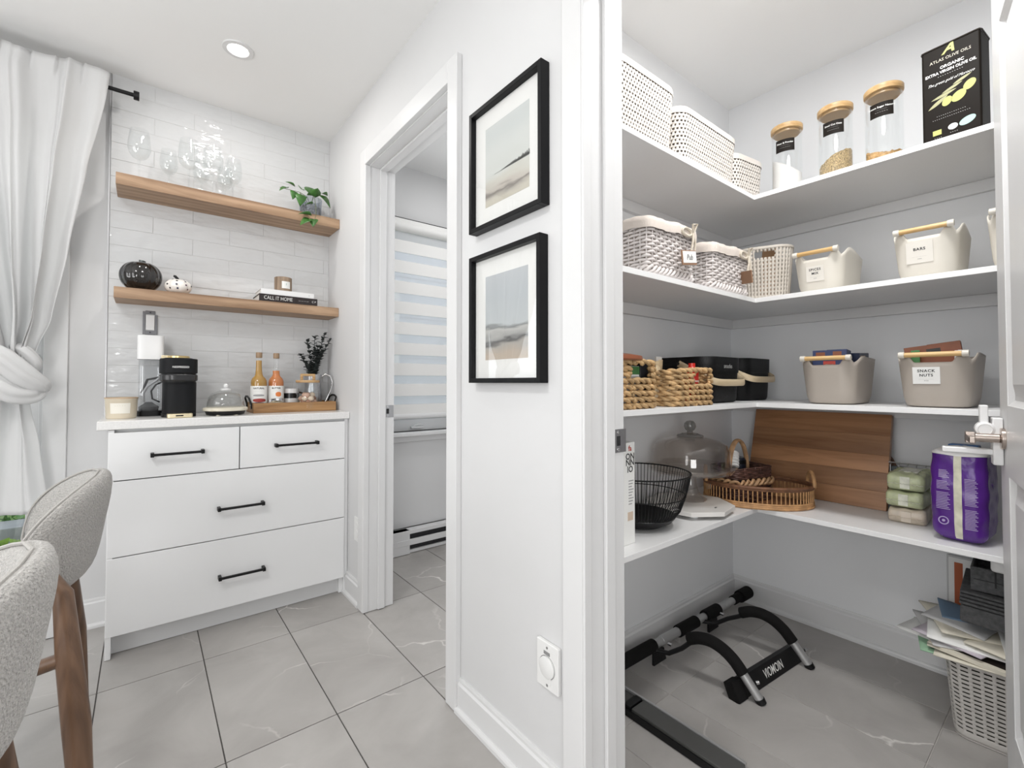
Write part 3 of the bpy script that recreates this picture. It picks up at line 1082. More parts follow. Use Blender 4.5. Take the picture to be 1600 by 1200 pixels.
GBLK = mat('glossy_black_ceramic', (0.010, 0.008, 0.007), 0.10, coat=0.6)
p1 = thing('black_pumpkin', 'large glossy black ceramic pumpkin at the left of the lower shelf', 'pumpkin', (-0.018, 2.605, ZS2 - 0.002))
pumpkin_mesh(0.0765, 0.134, 12, 0.05).build('body', GBLK, p1, ang=0)
MB().tube([(0, 0, 0.108), (0.002, 0, 0.126), (0.004, 0, 0.138)], [0.016, 0.011, 0.013], 10).build('stem', mat('pewter_stem', (0.12, 0.13, 0.13), 0.25, metal=0.7), p1)
p2 = thing('dotted_pumpkin', 'small white pumpkin with dark dots beside the black pumpkin', 'pumpkin', (0.114, 2.585, ZS2 - 0.001))
WCER = mat('white_ceramic', (0.84, 0.80, 0.75), 0.22, coat=0.3)
pm = pumpkin_mesh(0.053, 0.070, 8, 0.07)
pm.build('body', WCER, p2, ang=0)
MB().tube([(0, 0, 0.058), (-0.003, 0, 0.072), (-0.012, 0, 0.082), (-0.018, 0, 0.083)], [0.007, 0.006, 0.006, 0.005], 8).build('stem', BLKPL, p2)
dots = [((10, 40, 40, 255)), ]
DCOL = [mat('dot_navy', (0.015, 0.02, 0.06), 0.3), mat('dot_plum', (0.08, 0.015, 0.05), 0.3), mat('dot_black', (0.01, 0.01, 0.012), 0.3)]
rd = random.Random(5)
for row, (v, cnt) in enumerate(((0.36, 8), (0.54, 9), (0.72, 7), (0.86, 4))):
    for k in range(cnt):
        a = 2 * pi * (k + 0.5 * (row % 2)) / cnt + rd.uniform(-0.1, 0.1)
        p = pi * v
        rib = abs(sin(a * 4)) ** 0.6
        rr = 0.053 * sin(p) ** 0.72 * (0.93 + 0.07 * rib)
        z = 0.035 - cos(p) * 0.035 * (1 - 0.1 * sin(p))
        nrm = Vector((cos(a) * sin(p), sin(a) * sin(p), -cos(p) * 1.1)).normalized()
        c = Vector((rr * cos(a), rr * sin(a), z))
        u, v_, _ = frame_from(nrm)
        MB().lathe([(0.0042, -0.001), (0.0038, 0.0006), (0, 0.0009)], 10, basis(c, u, v_) if u.cross(v_).dot(nrm) > 0 else basis(c, v_, u)).build('dot', DCOL[k % 3], p2)

# books and the wood-wrapped candle
DBK = mat('black_cover', (0.022, 0.015, 0.015), 0.5)
PAGES = mat('page_block', (0.78, 0.77, 0.74), 0.8, var=0.12, vscale=3, stretch=(1, 1, 400))


def book(name, lab, x0, x1, y0, y1, z, h, cover, rz):
    cx, cy = (x0 + x1) / 2, (y0 + y1) / 2
    t = thing(name, lab, 'book', (cx, cy, z), rz)
    w_, d_ = (x1 - x0) / 2, (y1 - y0) / 2
    c = MB().box(-w_, w_, -d_, d_, 0, 0.003).box(-w_, w_, -d_, d_, h - 0.003, h).box(-w_, w_, -d_, -d_ + 0.003, 0.003, h - 0.003)
    c.build('cover', cover, t, bevel=0.0008)
    bx('pages', PAGES, t, -w_ + 0.004, w_ - 0.004, -d_ + 0.003, d_ - 0.004, 0.003, h - 0.003)
    return t, w_, d_


b1, w_, d_ = book('book', 'thick black hardback book with white spine lettering, lying under the white book', 0.432, 0.704, 2.532, 2.700, ZS2 + 0.0005, 0.036, DBK, 0.0)
lettering('CALL IT HOME', 0.0255, INKW, b1, basis((-0.05, -d_ - 0.0004, 0.018), (1, 0, 0), (0, 0, 1)), bold=-0.0002, sx=0.78)
lettering('— — — —', 0.010, INKW, b1, basis((0.068, -d_ - 0.0004, 0.018), (1, 0, 0), (0, 0, 1)), shear=0.2)
lettering('C P', 0.014, INKW, b1, basis((0.118, -d_ - 0.0004, 0.018), (1, 0, 0), (0, 0, 1)))
b2, w2_, d2_ = book('book', 'thin white hardback book lying on the black book', 0.440, 0.688, 2.536, 2.700, ZS2 + 0.037, 0.026, mat('white_cover', (0.82, 0.82, 0.82), 0.4), 0.0)
lettering('|||', 0.008, INKG, b2, basis((0.10, -d2_ - 0.0004, 0.013), (1, 0, 0), (0, 0, 1)))
cd = thing('candle', 'brown wood-wrapped candle with a square white label standing on the books', 'candle', (0.553, 2.60, ZS2 + 0.0635))
MB().lathe([(0, 0), (0.040, 0), (0.041, 0.003), (0.041, 0.074), (0.038, 0.076), (0.036, 0.074), (0.036, 0.060), (0, 0.060)], 40).build('wooden_cup', CANDW, cd)
MB().lathe([(0, 0.061), (0.0355, 0.061)], 24).build('wax', WCER, cd)
MB().cyl((0, 0, 0.060), (0, 0, 0.07), 0.001, n=6).build('wick', INK, cd)
lb = MB().grid(lambda u, v: (0.0413 * sin((u - 0.5) * 1.0 + 0.15), -0.0413 * cos((u - 0.5) * 1.0 + 0.15), 0.016 + 0.036 * v), 10, 1).build('label', PAPERW, cd, ang=0)
lettering('f', 0.016, mat('green_ink', (0.25, 0.45, 0.36), 0.6), lb, Matrix.Identity(4), bend=lambda x, y: (0.0417 * sin(x / 0.0413 + 0.15), -0.0417 * cos(x / 0.0413 + 0.15), 0.036 + y))

# ---------------------------------------------------------------- on the counter
cb_ = thing('ceramic_candle', 'cream ceramic bowl candle with a pale label at the left end of the counter', 'candle', (-0.073, 2.50, ZT + 0.0005))
CREAM = mat('cream_ceramic', (0.68, 0.60, 0.47), 0.4, var=0.04, vscale=10)
MB().lathe([(0, 0), (0.046, 0), (0.049, 0.004), (0.0525, 0.078), (0.054, 0.080), (0.054, 0.086), (0.050, 0.086), (0.048, 0.070), (0, 0.068)], 44).build('bowl', CREAM, cb_)
MB().lathe([(0.0545, 0.0815), (0.0545, 0.0865), (0.049, 0.0872)], 44).build('wooden_rim', mat('tan_rim', (0.50, 0.36, 0.24), 0.5), cb_)
lb = MB().grid(lambda u, v: ((0.0504 + 0.0022 * v) * sin((u - 0.5) * 1.3 - 0.05), -(0.0504 + 0.0022 * v) * cos((u - 0.5) * 1.3 - 0.05), 0.022 + 0.042 * v), 14, 1).build('label', mat('pale_label', (0.80, 0.77, 0.69), 0.6), cb_, ang=0)
lettering('· · · · ·', 0.014, mat('tan_ink', (0.5, 0.42, 0.3), 0.6), lb, Matrix.Identity(4), bend=lambda x, y: (0.0530 * sin(x / 0.052 - 0.05), -0.0530 * cos(x / 0.052 - 0.05), 0.053 + y))

wd = thing('water_tank', 'tall clear plastic appliance tank with a white top, behind the black coffee machine', 'appliance', (0.020, 2.625, ZT + 0.0005))
P = Perim(0.094, 0.085, 0.016)
q = MB()
def tank(u, v):
    x, y, nx, ny = P.at(u)
    return (x * 0.90, y * 0.90, 0.02 + v * 0.235)
q.grid(tank, 44, 6, cu=True)
q.build('clear_body', CLRPL, wd, solid=0.002)
q = MB().grid(lambda u, v: (*[c * 1.0 for c in P.at(u)[:2]], 0.25 + 0.105 * v), 44, 3, cu=True)
q.add([(*P.at(k / 44)[:2], 0.355) for k in range(44)], [tuple(range(44))])
q.add([(*P.at(k / 44)[:2], 0.25) for k in range(44)], [tuple(range(44))])
q.build('white_cap', SHELFW, wd, bevel=0.006)
q = MB().grid(lambda u, v: (*[c * (0.96 - 0.02 * v) for c in P.at(u)[:2]], 0.022 * v), 44, 2, cu=True)
q.add([(*[c * 0.94 for c in P.at(k / 44)[:2]], 0.022) for k in range(44)], [tuple(range(44))])
q.build('base', BLKPL, wd)
MB().lathe([(0, 0.022), (0.034, 0.022), (0.036, 0.04), (0.020, 0.052), (0.012, 0.06), (0, 0.06)], 28, Matrix.Translation((-0.004, 0, 0))).build('pump', mat('dark_grey_plastic', (0.06, 0.065, 0.07), 0.25), wd)
MB().tube([(-0.022, -0.012, 0.06), (-0.024, -0.014, 0.10), (-0.01, -0.014, 0.13), (0.02, -0.014, 0.155), (0.04, -0.012, 0.175)], 0.0055, 8).build('hose', mat('grey_hose', (0.40, 0.40, 0.41), 0.35), wd)
MB().tube([(0.034, -0.02, 0.06), (0.008, -0.02, 0.075), (0.004, -0.02, 0.11), (0.02, -0.02, 0.138), (0.042, -0.02, 0.15)], 0.0035, 8).build('cable', BLKPL, wd)
MB().tube([(-0.03, 0.01, 0.10), (-0.01, 0.01, 0.16), (0.03, 0.01, 0.17)], 0.005, 8).build('cable', BLKPL, wd)

op = thing('wall_outlet', 'bare wall outlet without a cover in the tiled wall below the lower shelf', 'outlet', (0.016, YT - 0.0128, 1.335))
bx('outlet_body', SHELFW, op, -0.015, 0.017, -0.006, 0.001, -0.035, 0.035, 0.002)
q = MB().box(-0.0265, -0.0165, -0.004, 0.001, -0.055, 0.05).box(0.0175, 0.0275, -0.004, 0.001, -0.055, 0.036).box(-0.017, 0.019, -0.004, 0.001, 0.038, 0.054).box(-0.017, 0.019, -0.004, 0.001, -0.056, -0.038)
q.build('metal_yoke', mat('dull_steel', (0.20, 0.20, 0.21), 0.35, metal=1.0), op, bevel=0.001)
MB().cyl((0.001, -0.006, 0.046), (0.001, -0.004, 0.046), 0.003, n=8).build('screw', BLKPL, op)
MB().cyl((0.001, -0.006, -0.046), (0.001, -0.004, -0.046), 0.003, n=8).build('screw', BLKPL, op)

# coffee machine
cm = thing('coffee_machine', 'matte black and gold pod coffee machine on the counter', 'coffee machine', (0.116, 2.500, ZT + 0.0005))
MBLK = mat('matte_black_plastic', (0.009, 0.0095, 0.011), 0.5, spec=0.18, bump=0.05, bscale=900)
def rbox(w_, d_, r, z0, z1, cx=0, cy=0, n_=10, inset=0.0):
    P_ = Perim(w_, d_, r, n_)
    k = 4 * (n_ + 1)
    pl = [(x + cx, y + cy) for x, y in P_.p[1:-1]]
    return MB().prism(pl, z0, z1)
rbox(0.120, 0.155, 0.045, 0.012, 0.150, 0.004, 0.01).build('body', MBLK, cm, bevel=0.003)
rbox(0.134, 0.170, 0.05, 0.186, 0.250, 0, 0.0).build('head', MBLK, cm, bevel=0.004)
rbox(0.136, 0.172, 0.05, 0.152, 0.184, 0, 0.0).build('brew_band', mat('satin_black', (0.022, 0.022, 0.024), 0.25), cm, bevel=0.008)
rbox(0.122, 0.160, 0.045, 0.148, 0.190, 0, 0.0).build('neck', BLKPL, cm)
rbox(0.122, 0.150, 0.03, 0.0, 0.014, 0.002, 0.005).build('foot', BLKPL, cm, bevel=0.002)
dt = rbox(0.088, 0.06, 0.008, 0.0, 0.016, 0.003, -0.082).build('drip_tray', GOLDL, cm, bevel=0.002)
bx('tray_slot', BLKPL, dt, -0.012, 0.014, -0.1128, -0.1115, 0.006, 0.011)
MB().lathe([(0.052, 0.249), (0.05, 0.254), (0.0, 0.256)], 40).build('lid_ring', BLKPL, cm)
MB().lathe([(0.040, 0.253), (0.040, 0.262), (0.036, 0.264), (0, 0.2625)], 40).build('lid_dial', GOLD, cm)
MB().box(-0.060, -0.030, 0.02, 0.06, 0.25, 0.266).build('tank_catch', GOLDL, cm, bevel=0.002)
lettering('NESPRESSO', 0.0115, INKW, cm, basis((0.004, -0.0853, 0.213), (1, 0, 0), (0, 0, 1)), bold=0.0001)

# small cake dome
sd = thing('small_cake_dome', 'small glass dome with a knob on a footed pale wooden plate on the counter', 'cake dome', (0.292, 2.485, ZT + 0.0005))
PWOOD = wood('pale_whitewashed_wood', (0.62, 0.57, 0.45), (0.80, 0.76, 0.65), 0.5, 'X', 1.5)
MB().lathe([(0, 0.019), (0.084, 0.019), (0.089, 0.022), (0.089, 0.031), (0.085, 0.034), (0, 0.034)], 48).build('plate', PWOOD, sd)
for a in (60, 180, 300, 240):
    c, s_ = cos(radians(a)) * 0.066, sin(radians(a)) * 0.066
    MB().cyl((c, s_, 0), (c, s_, 0.02), 0.009, n=14).build('foot', PWOOD, sd)
MB().lathe([(0.062, 0.0), (0.075, 0.003), (0.08, 0.019), (0.0, 0.019)], 40).build('shadow_base', BLKPL, sd)  # black body painted in as the shade under the plate
MB().lathe([(0.074, 0.035), (0.0735, 0.055), (0.067, 0.082), (0.052, 0.100), (0.03, 0.109), (0.012, 0.112), (0, 0.112)], 48).build('dome', DOMEG, sd, solid=0.002)
MB().ball((0, 0, 0.132), 0.0105, 20, 12).build('knob', mat('knob_ceramic', (0.78, 0.78, 0.78), 0.15), sd)
MB().lathe([(0.020, 0.1115), (0.021, 0.118), (0.012, 0.122), (0, 0.122)], 24).build('knob_base', mat('knob_ceramic', (0.8, 0.8, 0.8), 0.2), sd)

# wooden tray and what stands in it
tr_ = thing('serving_tray', 'rustic wooden serving tray with black iron handles on the counter', 'tray', (0.600, 2.592, ZT + 0.0005))
TX, TY = 0.193, 0.095
bx('base', TRAYW, tr_, -TX + 0.01, TX - 0.01, -TY + 0.01, TY - 0.01, 0, 0.01)
for y in (-TY, TY - 0.012):
    bx('side_board', TRAYW, tr_, -TX, TX, y, y + 0.012, 0, 0.048, 0.0015)
for x in (-TX, TX - 0.012):
    bx('end_board', TRAYW, tr_, x, x + 0.012, -TY + 0.012, TY - 0.012, 0, 0.048, 0.0015)
for sg in (-1, 1):
    MB().tube([(sg * TX * 1.005, -0.06, 0.02), (sg * (TX + 0.003), -0.06, 0.04), (sg * (TX + 0.012), -0.055, 0.07), (sg * (TX + 0.014), -0.02, 0.080), (sg * (TX + 0.014), 0.02, 0.080), (sg * (TX + 0.012), 0.055, 0.07), (sg * (TX + 0.003), 0.06, 0.04), (sg * TX * 1.005, 0.06, 0.02)], 0.0045, 8).build('handle', BLACK, tr_)
ZB = ZT + 0.011


def bottle(x, y, lab, liquid, fill, neckfill, pic, words):
    t = thing('syrup_bottle', lab, 'bottle', (x, y, ZB), 0, 'flavoured syrup bottles on the tray')
    prof = [(0, 0.0), (0.033, 0.0), (0.036, 0.004), (0.036, 0.135), (0.0355, 0.145), (0.030, 0.158), (0.020, 0.168), (0.0165, 0.178), (0.0140, 0.205), (0.0125, 0.250), (0.0125, 0.262)]
    MB().lathe(prof, 40).build('glass_bottle', CLEAR, t, ang=60)
    inner = [(r * 0.965 if r else 0, z) for r, z in prof if z <= fill] + [(0.035 * 0.965 if fill < 0.14 else (0.0155 if fill < 0.2 else 0.0125), fill), (0, fill)]
    MB().lathe(inner, 32).build('syrup', liquid, t, ang=60)
    MB().lathe([(0.0135, 0.258), (0.0142, 0.262), (0.0142, 0.282), (0.013, 0.285), (0, 0.285)], 24).build('cap', mat('brown_cap', (0.30, 0.20, 0.12), 0.4), t)
    lb = MB().grid(lambda u, v: (0.0366 * sin((u - 0.5) * 3.6), -0.0366 * cos((u - 0.5) * 3.6), 0.022 + 0.098 * v), 32, 1).build('label', PAPERW, t, ang=0)
    bend = lambda oz: (lambda xx, yy: (0.0369 * sin(xx / 0.0366 - 0.15), -0.0369 * cos(xx / 0.0366 - 0.15), oz + yy))
    lettering(words, 0.0115, INK, lb, Matrix.Identity(4), bend=bend(0.108), bold=0.0003)
    lettering('-------------', 0.009, INKG, lb, Matrix.Identity(4), bend=bend(0.096))
    # little picture on the label: a painted disc and a swash
    for (cx_, cz_, w__, h__, m__) in pic:
        MB().grid(lambda u, v: bend(cz_)((u - 0.5) * w__ + cx_, (v - 0.5) * h__ * (sin(pi * (0.08 + 0.84 * u)) ** 0.5)), 12, 1).build('label_print', m__, lb, ang=0)
    return t


SYR1 = mat('amber_syrup', (0.42, 0.24, 0.06), 0.15, spec=0.6, var=0.1, vscale=20)
SYR2 = mat('orange_syrup', (0.55, 0.20, 0.07), 0.15, spec=0.6, var=0.1, vscale=20)
RED = mat('label_red', (0.35, 0.05, 0.04), 0.6)
ORG = mat('label_orange', (0.72, 0.22, 0.06), 0.6)
bottle(0.440, 2.563, 'taller amber syrup bottle at the left of the wooden tray', SYR1, 0.245, True, [(0, 0.074, 0.05, 0.010, INKG), (0.004, 0.050, 0.06, 0.018, RED), (-0.004, 0.034, 0.06, 0.014, mat('label_dark', (0.08, 0.06, 0.08), 0.6))], 'NATURAL')
bottle(0.521, 2.582, 'orange syrup bottle with a half empty neck, right of the taller one', SYR2, 0.196, False, [(0.010, 0.078, 0.026, 0.024, ORG), (0, 0.052, 0.05, 0.008, INK), (0, 0.036, 0.06, 0.018, mat('label_sand', (0.62, 0.52, 0.36), 0.6))], 'BUTTER')


def tiny_jar(x, y, h, r, fillm, lab):
    t = thing('spice_jar', lab, 'jar', (x, y, ZB))
    MB().lathe([(0, 0), (r * 0.95, 0), (r, 0.003), (r, h * 0.72), (r * 0.75, h * 0.82), (r * 0.75, h)], 28).build('glass_jar', CLEAR, t)
    MB().lathe([(0, 0.002), (r * 0.93, 0.002), (r * 0.95, h * 0.68), (0, h * 0.68)], 24).build('filling', fillm, t)
    MB().lathe([(0, h), (r * 0.85, h), (r * 0.85, h * 0.84), (r * 0.80, h * 0.84)], 24).build('lid', STEEL, t)


tiny_jar(0.484, 2.520, 0.052, 0.011, mat('grey_salt', (0.6, 0.6, 0.58), 0.8, var=0.3, vscale=300), 'tiny clear salt jar standing between the two syrup bottles')
tiny_jar(0.522, 2.526, 0.058, 0.0255, mat('pale_sugar', (0.55, 0.52, 0.40), 0.8, var=0.35, vscale=200), 'squat clear jar of pale sugar in front of the orange bottle')
cn = thing('striped_mug', 'black and white striped mug on the tray behind the lidded jar', 'mug', (0.598, 2.630, ZB))
WSTR = mat('white_enamel', (0.82, 0.82, 0.82), 0.25)
BSTR = mat('black_enamel', (0.015, 0.015, 0.016), 0.25)
for k, (z0, z1) in enumerate(((0, 0.022), (0.022, 0.055), (0.055, 0.082), (0.082, 0.105))):
    MB().lathe([(0, z0), (0.043, z0), (0.043, z1), (0, z1)] if k < 3 else [(0.043, z0), (0.043, z1), (0.040, z1), (0.040, z0)], 36).build('stripe', (BSTR, WSTR, BSTR, WSTR)[k], cn, ang=50)
MB().tube([(0.043, 0, 0.085), (0.062, 0, 0.08), (0.066, 0, 0.055), (0.06, 0, 0.03), (0.043, 0, 0.025)], 0.0045, 8).build('handle', BSTR, cn)

lj = thing('lidded_jar', 'clear glass jar with an arched wooden lid, half full of nuts, on the tray', 'jar', (0.664, 2.548, ZB))
MB().lathe([(0, 0.0), (0.050, 0.0), (0.054, 0.004), (0.055, 0.135)], 44).build('glass_jar', CLEAR, lj, solid=0.0025)
MB().lathe([(0, 0.136), (0.056, 0.136), (0.0575, 0.138), (0.0575, 0.147), (0.056, 0.149), (0, 0.149)], 44).build('lid', ACACIA, lj)
q = MB().box(-0.036, -0.024, -0.008, 0.008, 0.149, 0.176).box(0.024, 0.036, -0.008, 0.008, 0.149, 0.176).box(-0.036, 0.036, -0.008, 0.008, 0.170, 0.182)
q.build('lid_handle', ACACIA, lj, bevel=0.003)
NUT = [mat('nut_brown', (0.32, 0.16, 0.10), 0.6, bump=0.4, bscale=120), mat('nut_pink', (0.62, 0.40, 0.30), 0.6, bump=0.3, bscale=120), mat('nut_cream', (0.70, 0.58, 0.45), 0.6)]
rd = random.Random(3)
for k in range(30):
    a, rr = 2.4 * k, 0.036 * sqrt((k % 8 + 0.4) / 8)
    MB().ball((rr * cos(a), rr * sin(a), 0.017 + 0.0185 * (k // 8)), 0.0135, 10, 8, (1.1, 0.9, 1)).build('nut', NUT[k % 3], lj)

pj = thing('metal_pitcher', 'galvanized metal pitcher with a looped wire handle holding dark eucalyptus', 'pitcher', (0.712, 2.632, ZB))
GALV = mat('galvanized_steel', (0.50, 0.51, 0.53), 0.35, metal=0.9, var=0.2, vscale=40)
MB().lathe([(0, 0), (0.040, 0), (0.046, 0.01), (0.044, 0.08), (0.038, 0.14), (0.043, 0.180), (0.041, 0.180), (0.036, 0.14), (0, 0.13)], 36).build('body', GALV, pj)
MB().tube([(0.036, -0.01, 0.165), (0.06, -0.02, 0.182), (0.083, -0.03, 0.170), (0.092, -0.035, 0.14), (0.083, -0.035, 0.095), (0.060, -0.032, 0.04), (0.044, -0.025, 0.012)], 0.0042, 10).build('handle', CHROME, pj)
EUC = mat('dried_dark_leaf', (0.020, 0.026, 0.024), 0.6, var=0.4, vscale=60)
rd = random.Random(11)
branches = [((-0.070, -0.02, 0.285), 0.01), ((-0.03, 0.0, 0.360), 0.0), ((0.01, 0.005, 0.390), 0.0), ((0.062, 0.0, 0.405), 0.0), ((0.085, -0.01, 0.37), 0.0), ((0.045, -0.02, 0.31), 0), ((-0.04, -0.02, 0.24), 0), ((0.02, -0.02, 0.33), 0)]
q0 = leaf_mesh(0.030, 0.026, curl=0.15)
foli = MB()
for (ex, ey, ez), _ in branches:
    P0, P2 = Vector((0, 0, 0.13)), Vector((ex, ey, ez))
    P1 = Vector((ex * 0.25, ey * 0.3, 0.13 + (ez - 0.13) * 0.5))
    pts = [(P0 * (1 - t_) ** 2 + P1 * 2 * t_ * (1 - t_) + P2 * t_ * t_) for t_ in [k / 8 for k in range(9)]]
    MB().tube(pts, 0.0014, 5).build('stem', EUC, pj)
    for k in range(30):
        t_ = 0.16 + 0.84 * k / 29
        c = P0 * (1 - t_) ** 2 + P1 * 2 * t_ * (1 - t_) + P2 * t_ * t_
        R = Matrix.Translation(c) @ Matrix.Rotation(k * 2.4 + rd.uniform(-.4, .4), 4, 'Z') @ Matrix.Rotation(-rd.uniform(0.1, 1.0), 4, 'Y') @ Matrix.Scale(rd.uniform(0.75, 1.15) * (1.1 - 0.3 * t_), 4)
        foli.add([tuple(v) for v in q0.v], q0.f, R)
o = foli.build('eucalyptus_leaves', EUC, pj, ang=0, solid=0.0005)
o['kind'] = 'stuff'

# ---------------------------------------------------------------- pictures, outlets
PAINT = {}


def art_mat(name, seed, low):
    m, n, l, b = nodes(name)
    tc = n.new('ShaderNodeTexCoord')
    sep = n.new('ShaderNodeSeparateXYZ')
    l.new(tc.outputs['Object'], sep.inputs[0])
    t = n.new('ShaderNodeTexNoise')
    mp = n.new('ShaderNodeMapping')
    mp.inputs['Location'].default_value = (seed, seed * 2.0, 0)
    mp.inputs['Scale'].default_value = (1, 5, 22)
    l.new(tc.outputs['Object'], mp.inputs['Vector'])
    l.new(mp.outputs[0], t.inputs['Vector'])
    t.inputs['Scale'].default_value = 1.4
    t.inputs['Detail'].default_value = 7
    md = n.new('ShaderNodeMath')
    md.operation = 'MULTIPLY_ADD'
    md.inputs[1].default_value = 0.07
    l.new(t.outputs['Fac'], md.inputs[0])
    l.new(sep.outputs['Z'], md.inputs[2])
    r = n.new('ShaderNodeValToRGB')
    mr = n.new('ShaderNodeMapRange')
    mr.inputs['From Min'].default_value = -0.12
    mr.inputs['From Max'].default_value = 0.19
    l.new(md.outputs[0], mr.inputs['Value'])
    l.new(mr.outputs[0], r.inputs[0])
    els = r.color_ramp.elements
    while len(els) > 1:
        els.remove(els[-1])
    for i, (p, c) in enumerate(low):
        e = els[0] if i == 0 else els.new(p)
        e.position = p
        e.color = (*c, 1)
    l.new(r.outputs[0], b.inputs['Base Color'])
    b.inputs['Roughness'].default_value = 0.8
    return m


ART1 = art_mat('misty_shore_print', 3.0, [(0.0, (0.50, 0.46, 0.37)), (0.14, (0.56, 0.53, 0.45)), (0.20, (0.40, 0.37, 0.33)), (0.235, (0.20, 0.18, 0.16)), (0.26, (0.52, 0.48, 0.43)), (0.33, (0.58, 0.57, 0.51)), (0.42, (0.60, 0.62, 0.59)), (0.62, (0.62, 0.64, 0.62)), (0.8, (0.57, 0.60, 0.59)), (1.0, (0.62, 0.63, 0.62))])
ART2 = art_mat('grey_coast_print', 9.0, [(0.0, (0.46, 0.40, 0.34)), (0.14, (0.50, 0.42, 0.34)), (0.22, (0.40, 0.38, 0.35)), (0.27, (0.10, 0.10, 0.10)), (0.30, (0.36, 0.36, 0.35)), (0.36, (0.50, 0.50, 0.48)), (0.39, (0.22, 0.23, 0.23)), (0.43, (0.50, 0.53, 0.54)), (0.7, (0.46, 0.49, 0.51)), (1.0, (0.50, 0.52, 0.54))])


def picture(y0, y1, z0, z1, art, lab, trees):
    cy, cz = (y0 + y1) / 2, (z0 + z1) / 2
    t = thing('picture_frame', lab, 'picture', (XD - 0.0005, cy, cz), 0, 'black framed prints on the wall')
    hw, hh, D, F_ = (y1 - y0) / 2, (z1 - z0) / 2, 0.030, 0.014
    q = MB()
    q.box(-D, 0, -hw, -hw + F_, -hh, hh).box(-D, 0, hw - F_, hw, -hh, hh)
    q.box(-D, 0, -hw + F_, hw - F_, -hh, -hh + F_).box(-D, 0, -hw + F_, hw - F_, hh - F_, hh)
    q.build('frame', mat('black_lacquer', (0.004, 0.004, 0.005), 0.4, spec=0.2), t, bevel=0.0015)
    bx('mat_board', PAPERW, t, -0.012, -0.004, -hw + F_, hw - F_, -hh + F_, hh - F_)
    a0, a1, b0, b1 = -hw + 0.066, hw - 0.066, -hh + 0.068, hh - 0.068
    a = bx('print', art, t, -0.0126, -0.0118, a0, a1, b0, b1)
    if trees:
        tm_ = MB()
        rd_ = random.Random(2)
        zb_ = b0 + (b1 - b0) * 0.37
        for k in range(70):
            u = k / 69
            yy = a0 + (a1 - a0) * (0.60 * u)
            hh_ = 0.015 * (1 - u) ** 0.9 * rd_.uniform(0.45, 1.0) + 0.001
            tm_.add([(-0.0129, yy - 0.002, zb_), (-0.0129, yy + 0.002, zb_), (-0.0129, yy + 0.001, zb_ + hh_), (-0.0129, yy - 0.001, zb_ + hh_ * 0.9)], [(0, 1, 2, 3)])
        tm_.add([(-0.0129, a0 + 0.001, zb_ - 0.002), (-0.0129, a0 + (a1 - a0) * 0.78, zb_ - 0.001), (-0.0129, a0 + (a1 - a0) * 0.78, zb_), (-0.0129, a0 + 0.001, zb_ + 0.001)], [(0, 1, 2, 3)])
        tm_.build('painted_trees', mat('tree_ink', (0.16, 0.17, 0.16), 0.8), a, smooth=False)
    bx('glazing', PICGL, t, -0.019, -0.0185, -hw + F_, hw - F_, -hh + F_, hh - F_)


picture(0.868, 1.204, 1.518, 1.893, ART1, 'upper black framed print of a pale misty shore with dark trees', True)
picture(0.874, 1.203, 1.058, 1.444, ART2, 'lower black framed print of a grey coast under a grey sky', False)

vo = thing('wall_inlet', 'white central vacuum inlet plate low on the right wall below the pictures', 'outlet', (XD - 0.0005, 0.868, 0.345))
VP = mat('white_plastic', (0.80, 0.80, 0.79), 0.35)
q = rbox(0.080, 0.116, 0.004, 0, 0.0115)
q.v = [(-z, x, y) for x, y, z in q.v]
q.build('plate', VP, vo, bevel=0.003)
q = MB().lathe([(0.0265, 0.0112), (0.0265, 0.0150), (0.024, 0.0165), (0, 0.0165)], 36)
q.box(-0.014, 0.014, -0.040, -0.016, 0.0112, 0.0135)
q.v = [(-z, x, y - 0.002) for x, y, z in q.v]
q.build('flap', VP, vo)
q = MB().box(-0.0122, -0.0112, -0.010, 0.012, 0.028, 0.036)
q.build('hinge_slot', mat('slot_grey', (0.25, 0.25, 0.25), 0.5), vo)
MB().lathe([(0.0270, 0.0116), (0.0285, 0.0120), (0.0285, 0.0112)], 36, Matrix(((0, 0, -1, 0), (1, 0, 0, 0), (0, 1, 0, -0.002), (0, 0, 0, 1)))).build('flap_ring', mat('slot_grey', (0.25, 0.25, 0.25), 0.5), vo)
for z in (0.046, -0.047):
    MB().cyl((-0.0115, 0, z), (-0.0125, 0, z), 0.0032, n=12).build('screw', STEEL, vo)
wo = thing('wall_outlet', 'white duplex outlet low on the wall between cabinet and doorway', 'outlet', (XD - 0.0005, 2.218, 0.352))
q = rbox(0.072, 0.115, 0.004, 0, 0.006)
q.v = [(-z, x, y) for x, y, z in q.v]
q.build('plate', VP, wo, bevel=0.002)
for z in (0.020, -0.020):
    rr_ = rbox(0.034, 0.030, 0.010, 0.005, 0.008)
    rr_.v = [(-zz, x, y + z) for x, y, zz in rr_.v]
    rr_.build('receptacle', VP, wo)

# ---------------------------------------------------------------- curtain on its rod
rod = thing('curtain_rod', 'black curtain rod with a cylindrical end cap above the patio door', 'curtain rod', (-0.04, 2.60, 2.318))
MB().cyl((-2.4, 0, 0), (-0.01, 0, 0), 0.0085, n=14).build('rod', BLACK, rod)
MB().cyl((-0.014, 0, 0), (0.006, 0, 0), 0.019, n=20).build('end_cap', BLACK, rod, bevel=0.002)
for x in (-0.30, -2.2):
    q = MB().box(x - 0.012, x + 0.012, -0.012, 0.118, -0.006, 0.006).box(x - 0.014, x + 0.014, 0.112, 0.1185, -0.04, 0.04)
    q.build('bracket', BLACK, rod, bevel=0.001)

